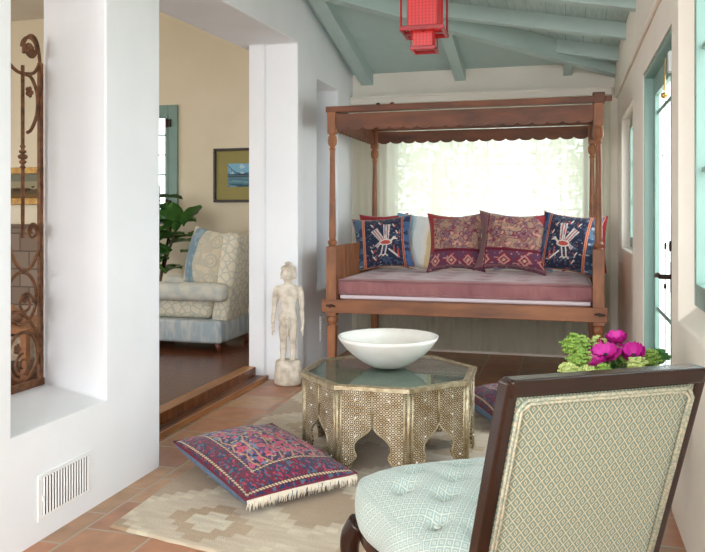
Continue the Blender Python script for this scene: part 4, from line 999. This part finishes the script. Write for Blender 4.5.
# ------------------------------------------------------------ floor register and small wall vent
vr = tag(empty('air_register', (XL,2.741,.17)), 'white louvred air register low in the left wall beneath the niche', 'vent')
bm = bmesh.new(); y0, y1, z0, z1 = -.178, .178, -.092, .092
box(bm, 0, .006, y0, y1, z0, z0+.016); box(bm, 0, .006, y0, y1, z1-.016, z1); box(bm, 0, .006, y0, y0+.028, z0+.016, z1-.016); box(bm, 0, .006, y1-.02, y1, z0+.016, z1-.016); shell(bm, 'frame', M_whitemetal, vr, bevel=.002)
bm = bmesh.new(); box(bm, .0002, .0012, y0+.028, y1-.02, z0+.016, z1-.016); shell(bm, 'backing', mat('dark duct', lin(120,112,104), .8), vr)
for k in range(17):
    y = y0+.037+k*(y1-y0-.066)/16; bm = bmesh.new(); M = Matrix.Translation((.004,y,0)) @ Matrix.Rotation(radians(32),4,'Z'); box(bm, -.003, .003, -.0055, .0055, z0+.016, z1-.016, M); shell(bm, 'louvre', M_whitemetal, vr)
bm = bmesh.new(); box(bm, .006, .014, y0+.022, y0+.03, -.012, .004); shell(bm, 'lever', M_whitemetal, vr)
bm = bmesh.new(); box(bm, XL, XL+.008, 6.16, 6.36, .22, .44); o = shell(bm, 'wall_vent', M_whitemetal, bevel=.003); tag(o, 'small white vent cover low on the left wall behind the daybed post', 'vent')
bm = bmesh.new()
for k in range(7): box(bm, XL+.008, XL+.011, 6.18, 6.34, .245+.027*k, .255+.027*k)
shell(bm, 'slats', M_whitemetal, o)

# ------------------------------------------------------------ wrought iron grille in the niche
GX = -2.515
gr = tag(empty('iron_grille', (GX,2.8,.455)), 'rusty wrought iron scroll grille standing in the niche', 'grille')
def gp(y, z): return (0, y-2.8, z-.455)
bm = bmesh.new(); box(bm, -.012, .012, 2.30-2.8, 3.235-2.8, 0, .035); shell(bm, 'bottom_rail', M_iron, gr, bevel=.003)
for y in (3.215, 2.33): 
    bm = bmesh.new(); box(bm, -.010, .010, y-.012-2.8, y+.012-2.8, .03, 1.60); shell(bm, 'frame_bar', M_iron, gr, bevel=.002)
for y in (3.088, 2.80, 2.50):
    bm = bmesh.new(); tube(bm, [gp(y,1.19),gp(y,2.02)], .009, 10); z = 1.58
    for dz, r in ((-.05,.014),(-.025,.018),(0,.024),(.025,.018),(.05,.014)): ball(bm, gp(y,z+dz), r, 2, (1,1,.6))
    shell(bm, 'baluster', M_iron, gr, smooth=True)
def scroll(cy, cz, r0, r1, a0, turns, tail=None, s=1, rad=.0075):
    pts = []; n_ = int(28*abs(turns))+1
    for i in range(n_):
        t = i/(n_-1); a = a0+s*turns*2*pi*t; r = r0+(r1-r0)*t; pts.append(gp(cy+r*cos(a), cz+r*sin(a)))
    if tail: pts = [gp(*q) for q in tail]+pts
    bm = bmesh.new(); tube(bm, pts, rad, 8, flat=rad*.8); return shell(bm, 'scroll', M_iron, gr, smooth=True)
def rose(cy, cz, r):
    bm = bmesh.new()
    for k in range(5): a = 2*pi*k/5; ball(bm, gp(cy+r*.6*cos(a), cz+r*.6*sin(a)), r*.5, 1, (.5,1,1))
    ball(bm, gp(cy,cz), r*.4, 1); shell(bm, 'leaf', M_iron, gr, smooth=True)
for dy, mir in ((0,1),(-.72,-1)):
    f = lambda y: y if mir == 1 else 2.8-(y-2.8)-.0
    c0 = f(3.14)
    scroll(c0, 2.11, .062, .018, pi if mir == 1 else 0, -1.35*mir, tail=[(f(3.215),1.98),(f(3.205),2.08)][:0] or None)
    bm = bmesh.new(); tube(bm, spline([gp(f(3.215),1.9),gp(f(3.212),2.05),gp(f(3.19),2.15),gp(f(3.15),2.178),gp(f(3.10),2.14),gp(f(3.095),2.08)],6), .0085, 8); shell(bm, 'scroll', M_iron, gr, smooth=True)
    rose(c0+.01*mir, 2.10, .03)
    bm = bmesh.new(); tube(bm, spline([gp(f(2.98),2.02),gp(f(3.05),1.985),gp(f(3.12),1.985),gp(f(3.17),2.0),gp(f(3.21),2.05)],6), .0085, 8); shell(bm, 'scroll', M_iron, gr, smooth=True)
    bm = bmesh.new(); tube(bm, spline([gp(f(3.10),1.98),gp(f(3.15),1.97),gp(f(3.19),1.90),gp(f(3.19),1.80),gp(f(3.15),1.72),gp(f(3.12),1.70)],6), .0085, 8); shell(bm, 'scroll', M_iron, gr, smooth=True)
    rose(f(3.135), 1.90, .028)
    # lower scrollwork
    scroll(f(3.16), 1.22, .040, .014, 0, 1.6*mir)
    bm = bmesh.new(); tube(bm, spline([gp(f(2.98),1.22),gp(f(3.02),1.10),gp(f(3.09),1.03),gp(f(3.15),1.05),gp(f(3.20),1.12)],6), .0085, 8); shell(bm, 'scroll', M_iron, gr, smooth=True)
    bm = bmesh.new(); tube(bm, [gp(f(3.08)+.105*cos(a), .90+.125*sin(a)) for a in [2*pi*i/30 for i in range(31)]], .0085, 8); shell(bm, 'scroll', M_iron, gr, smooth=True)
    scroll(f(3.11), .87, .055, .016, 0, 1.4*mir); rose(f(3.10), .90, .026)
    bm = bmesh.new(); tube(bm, spline([gp(f(2.98),.83),gp(f(3.06),.835),gp(f(3.14),.78),gp(f(3.20),.68),gp(f(3.205),.60)],6), .0085, 8); shell(bm, 'scroll', M_iron, gr, smooth=True)
    bm = bmesh.new(); tube(bm, [gp(f(3.09)+.105*cos(a), .62+.115*sin(a)) for a in [2*pi*i/30 for i in range(31)]], .0085, 8); shell(bm, 'scroll', M_iron, gr, smooth=True)
    scroll(f(3.09), .575, .058, .016, pi/2, 1.4*mir); rose(f(3.05), .66, .026)

# ------------------------------------------------------------ living room things
LF = .095
M_gold = mat('gilded frame', lin(190,146,70), .4, metal=.4, c2=lin(140,100,44), vs=20, bump=.4, bs_=60)
def framed(name, x0, x1, z0, z1, y, fw, mframe, label, matc=None, mw=0, art=None):
    root = tag(empty(name, ((x0+x1)/2, y, (z0+z1)/2)), label, 'picture'); a, c = (x1-x0)/2, (z1-z0)/2
    bm = bmesh.new(); box(bm, -a, a, -.035, 0, c-fw, c); box(bm, -a, a, -.035, 0, -c, -c+fw); box(bm, -a, -a+fw, -.035, 0, -c+fw, c-fw); box(bm, a-fw, a, -.035, 0, -c+fw, c-fw); shell(bm, 'frame', mframe, root, bevel=.006)
    if matc: bm = bmesh.new(); box(bm, -a+fw, a-fw, -.012, -.001, -c+fw, c-fw); shell(bm, 'mat_board', matc, root)
    ia, ic = a-fw-mw, c-fw-mw; nx_, nz_ = 90, 70; bm = bmesh.new(); G = [[bm.verts.new((-ia+2*ia*i/nx_, -.014, -ic+2*ic*j/nz_)) for i in range(nx_+1)] for j in range(nz_+1)]
    for j in range(nz_):
        for i in range(nx_): bm.faces.new((G[j][i],G[j][i+1],G[j+1][i+1],G[j+1][i]))
    o = shell(bm, 'print', attrmat(name+' print', .6, 0.05, 20, 0), root)
    U = np.array([(v.co.x+ia)/(2*ia) for v in o.data.vertices]); V = np.array([(v.co.z+ic)/(2*ic) for v in o.data.vertices]); setcol(o, art(U, V)); return root
def art_bridge(U, V):                      # plain generic river view with a span
    C = np.zeros((len(U),3)); C[:] = L(96,150,182); put(C, V > .62, L(128,176,200)); put(C, vnoise(U,V,7,2) > .72, L(176,204,214)); put(C, (V < .5) & (V > .42), L(74,92,92)); put(C, V < .42, L(88,126,140)); put(C, V < .12, L(60,90,104)); put(C, (V < .42) & (vnoise(U*.6,V*3,9,4) > .7), L(120,154,164))
    cat = .55+.75*np.minimum((U-.45)**2*2.6, .6); put(C, (np.abs(V-cat) < .018) & (U < .85), L(56,60,66)); put(C, (np.abs(V-.53) < .02), L(64,64,66)); put(C, (np.abs(U-.86) < .02) & (V > .48) & (V < .92), L(60,60,66)); put(C, (np.abs(((U*14)%1)-.5) < .08) & (V > .53) & (V < cat) & (U < .85), L(84,96,104)); return C
def art_land(U, V):
    C = np.zeros((len(U),3)); C[:] = L(150,140,112); put(C, V > .7, L(120,118,100)); n = vnoise(U,V,5,12); put(C, V < .32+.2*n, L(90,76,50)); put(C, V < .16, L(110,84,50)); put(C, (V < .5) & (V > .25) & (vnoise(U,V,9,4) > .6), L(70,48,36)); return C
framed('framed_picture', -3.63, -2.93, 1.435, 2.01, LY-.002, .028, mat('black walnut moulding', lin(50,36,30), .4), 'dark framed river and bridge print on the wall beyond the doorway', mat('olive mat board', lin(150,140,84), .8), .135, art_bridge)
framed('gilt_painting', -6.35, -5.72, 1.42, 1.85, LY-.012, .075, M_gold, 'gilt framed landscape painting above the fireplace, behind the iron grille', None, 0, art_land)
# fireplace
fp = tag(empty('fireplace', (-5.9,LY-.12,LF)), 'grey brown stone block fireplace with a narrow wooden mantel, seen through the grille', 'fireplace')
m, nt, b = newmat('rough stone blocks'); tc = N(nt, 'ShaderNodeTexCoord'); mp = N(nt, 'ShaderNodeMapping'); mp.inputs['Rotation'].default_value = (pi/2,0,0)
br = N(nt, 'ShaderNodeTexBrick', Scale=1.0); br.inputs['Brick Width'].default_value = .24; br.inputs['Row Height'].default_value = .2; br.inputs['Mortar Size'].default_value = .008
br.inputs['Color1'].default_value = rgba(lin(150,134,118)); br.inputs['Color2'].default_value = rgba(lin(124,104,88)); br.inputs['Mortar'].default_value = rgba(lin(90,76,64))
nt.links.new(tc.outputs['Object'], mp.inputs[0]); nt.links.new(mp.outputs[0], br.inputs[0]); nt.links.new(br.outputs[0], b.inputs['Base Color']); b.inputs['Roughness'].default_value = .9; M_block = m
bm = bmesh.new(); box(bm, -.75, .95, -.13, .118, 0, 1.06); shell(bm, 'chimney_breast', M_block, fp, bevel=.006)
bm = bmesh.new(); box(bm, -.8, 1.0, -.18, .118, 1.062, 1.10); shell(bm, 'mantel', mat('dark mantel', lin(96,72,52), .6), fp, bevel=.005)
# coffee table of the living room
ct = tag(empty('wooden_coffee_table', (-4.35,5.05,LF)), 'low wooden coffee table in the living room, seen through the grille', 'table')
M_pine = mat('honey pine', lin(168,112,70), .5, c2=lin(130,82,50), vs=8, stretch=(.3,1,1))
bm = bmesh.new(); box(bm, -.45, .55, -.35, .35, .33, .37); shell(bm, 'tabletop', M_pine, ct, bevel=.005)
bm = bmesh.new(); box(bm, -.40, .50, -.30, .30, .12, .30); shell(bm, 'wicker_drawer', mat('pale woven rush', lin(184,166,142), .8, c2=lin(150,130,108), vs=30), ct, bevel=.01)
for x, y in ((-.42,-.32),(.52,-.32),(.52,.32),(-.42,.32)):
    bm = bmesh.new(); box(bm, x-.025, x+.025, y-.025, y+.025, 0, .33); shell(bm, 'leg', M_pine, ct, bevel=.004)
jg = tag(empty('clay_pot', (-4.10,4.92,LF+.3705)), 'lidded brown clay pot on the wooden coffee table', 'pot')
bm = bmesh.new(); lathe(bm, [(.05,0),(.07,.02),(.082,.05),(.07,.085),(.045,.10)], 24); tube(bm, spline([(.07,0,.06),(.11,0,.08),(.12,0,.10)]), .012, 8); shell(bm, 'body', mat('clay', lin(150,108,80), .6, c2=lin(120,84,62), vs=12), jg, smooth=True)
bm = bmesh.new(); lathe(bm, [(.048,.10),(.035,.115),(.012,.122),(.014,.14),(.004,.148)], 20); shell(bm, 'lid', M_pine, jg, smooth=True)
# tapestry armchair
m, nt, b = newmat('faded blue damask'); tc = N(nt, 'ShaderNodeTexCoord'); no = N(nt, 'ShaderNodeTexVoronoi', Scale=15.); no.feature = 'DISTANCE_TO_EDGE'; cr = N(nt, 'ShaderNodeValToRGB'); e = cr.color_ramp.elements
e[0].position = .04; e[0].color = rgba(lin(190,188,174)); e[1].position = .12; e[1].color = rgba(lin(218,210,188)); nt.links.new(tc.outputs['Object'], no.inputs['Vector']); nt.links.new(no.outputs[0], cr.inputs[0]); nt.links.new(cr.outputs[0], b.inputs['Base Color']); b.inputs['Roughness'].default_value = .85; M_dam = m
M_dam2 = mat('pale damask', lin(206,204,190), .85, c2=lin(184,188,182), vs=10, contrast=(.42,.6)); M_skirt = mat('blue skirt brocade', lin(196,200,196), .85, c2=lin(164,178,184), vs=18, stretch=(1,1,.3), contrast=(.42,.58)); M_maho = mat('mahogany', lin(104,48,30), .35)
ac = tag(empty('tapestry_armchair', (-3.33,6.45,LF)), 'cream and pale blue damask armchair in the living room beyond the doorway', 'armchair')
def rbox(name, m, x0, x1, y0, y1, z0, z1, r, par, seg=5):
    bm = bmesh.new(); box(bm, x0, x1, y0, y1, z0, z1); o = shell(bm, name, m, par, smooth=True, bevel=r, seg=seg); return o
rbox('seat_base', M_skirt, -.48, .42, -.36, .36, .07, .27, .03, ac)
rbox('seat_cushion', M_dam, -.44, .28, -.27, .27, .272, .50, .07, ac)
for s_ in (-1,1): 
    rbox('arm', M_dam2, -.50, .47, s_*.33-.075, s_*.33+.075, .44, .605, .065, ac)
    rbox('arm_post', M_maho, -.455, -.405, s_*.335-.025, s_*.335+.025, .26, .45, .008, ac)
bm = bmesh.new(); M = Matrix.Translation((.32,0,.24)) @ Matrix.Rotation(radians(9),4,'Y'); box(bm, -.06, .10, -.255, .255, 0, .82, M); shell(bm, 'backrest', M_dam, ac, smooth=True, bevel=.05, seg=5)
for x, y in ((-.42,-.30),(-.42,.30),(.36,-.30),(.36,.30)):
    bm = bmesh.new(); tube(bm, [(x,y,.08),(x+(.02 if x > 0 else -.01),y,0)], [.03,.018], 10); shell(bm, 'leg', M_maho, ac, smooth=True)
p = at(202,252,6.95)
o = cushion('throw_cushion', .56, .54, .20, pat_tapestry, [M_ikat], Matrix.Translation((p.x,6.40,LF+.80)) @ Matrix.Rotation(radians(-28),4,'Z') @ Matrix.Rotation(pi/2-radians(10),4,'X') @ Matrix.Rotation(radians(-8),4,'Z'), n=70, pinch=.03, seed=4)
zmin = min((o.matrix_world @ v.co).z for v in o.data.vertices); o.location.z += (LF+.50)-zmin
tag(o, 'plump damask cushion with a blue band propped in the living room armchair', 'cushion')
# fiddle leaf fig
fg = tag(empty('fiddle_leaf_fig', (-4.02,6.95,LF)), 'fiddle leaf fig with big glossy leaves behind the damask armchair', 'plant')
M_fig = mat('glossy fig leaf', lin(84,130,58), .35, c2=lin(54,98,44), vs=6)
bm = bmesh.new(); lathe(bm, [(.12,0),(.15,.02),(.18,.30),(.17,.32),(.15,.30),(.14,.28),(.001,.28)], 28); shell(bm, 'pot', mat('glazed pot', lin(120,110,96), .4), fg, smooth=True)
bm = bmesh.new(); tips = []
for k in range(6):
    a = 1.1*k; e_ = Vector((.22*cos(a)*random.uniform(.4,1), .16*sin(a), 1.1+.08*k)); tube(bm, spline([(0,0,.27),(e_.x*.2,e_.y*.2,.6),tuple(e_)],6), .012, 6); tips.append(e_)
shell(bm, 'stems', M_bark, fg, smooth=True)
def figleaf(base, dir_, l):
    t = dir_.normalized(); s = t.cross(Vector((0,0,1))).normalized(); up = s.cross(t); bm = bmesh.new(); G = []
    for i in range(11):
        q = i/10; w_ = l*(.30*sin(pi*min(1,q*1.02))**.6*(.62+.55*q)); dr_ = -.35*l*q*q; row = []
        for j in range(7):
            x = (j-3)/3; row.append(bm.verts.new(base+t*l*q+s*w_*x+up*(dr_+.10*l*abs(x)+.02*l*sin(q*20+x*5)*abs(x))))
        G.append(row)
    for i in range(10):
        for j in range(6): bm.faces.new((G[i][j],G[i][j+1],G[i+1][j+1],G[i+1][j]))
    bmesh.ops.remove_doubles(bm, verts=bm.verts, dist=1e-4); return bm
rl = random.Random(12)
for k in range(46):
    tp_ = tips[k % 6]; f_ = rl.uniform(.35,1.0); bs0 = Vector((tp_.x*f_, tp_.y*f_, .3+(tp_.z-.3)*f_)); a = rl.uniform(0,2*pi); d_ = Vector((cos(a), sin(a)*.8, rl.uniform(.1,1.0)))
    shell(figleaf(bs0, d_, rl.uniform(.26,.38)), 'leaf', M_fig, fg, smooth=True)
for px_, py_, dx, dz, l in ((190,222,.5,.75,.34),(196,232,.9,.35,.34),(180,228,.1,1,.34),(170,226,-.3,1,.30),(186,248,.8,.15,.30)):
    b0 = at(px_,py_,7.6); b0 = Vector((b0.x+4.02, 6.9-6.95, b0.z-LF)); shell(figleaf(b0-Vector((.08,0,.05)), Vector((dx,-.25,dz)), l), 'leaf', M_fig, fg, smooth=True)

# ------------------------------------------------------------ light
w = bpy.data.worlds.new('sky'); SC.world = w; w.use_nodes = True; bg = w.node_tree.nodes['Background']
bg.inputs[0].default_value = (.93,.97,1.0,1); bg.inputs[1].default_value = 4.5
def area_lamp(name, loc, rot, sx, sy, power, col):
    l = bpy.data.lights.new(name, 'AREA'); l.shape = 'RECTANGLE'; l.size = sx; l.size_y = sy; l.energy = power; l.color = col
    o = bpy.data.objects.new(name, l); COL.objects.link(o); o.location = loc; o.rotation_euler = rot
area_lamp('daylight_right_windows', (2.3,5.4,1.9), (0,pi/2,0), 2.6, 3.8, 70, (.95,.98,1))
area_lamp('open_end_fill', (-1.2,-9.0,2.6), (pi/2,0,0), 9, 5, 800, (.97,.98,1))  # added fill lamp behind the camera, brightens the daybed end of the room
SC.cycles.use_denoising = True; SC.cycles.denoiser = 'OPENIMAGEDENOISE'; SC.cycles.denoising_prefilter = 'NONE'
SC.cycles.max_bounces = 12; SC.cycles.diffuse_bounces = 8; SC.cycles.transparent_max_bounces = 12; SC.cycles.caustics_reflective = False; SC.cycles.caustics_refractive = False
SC.cycles.sample_clamp_indirect = 8
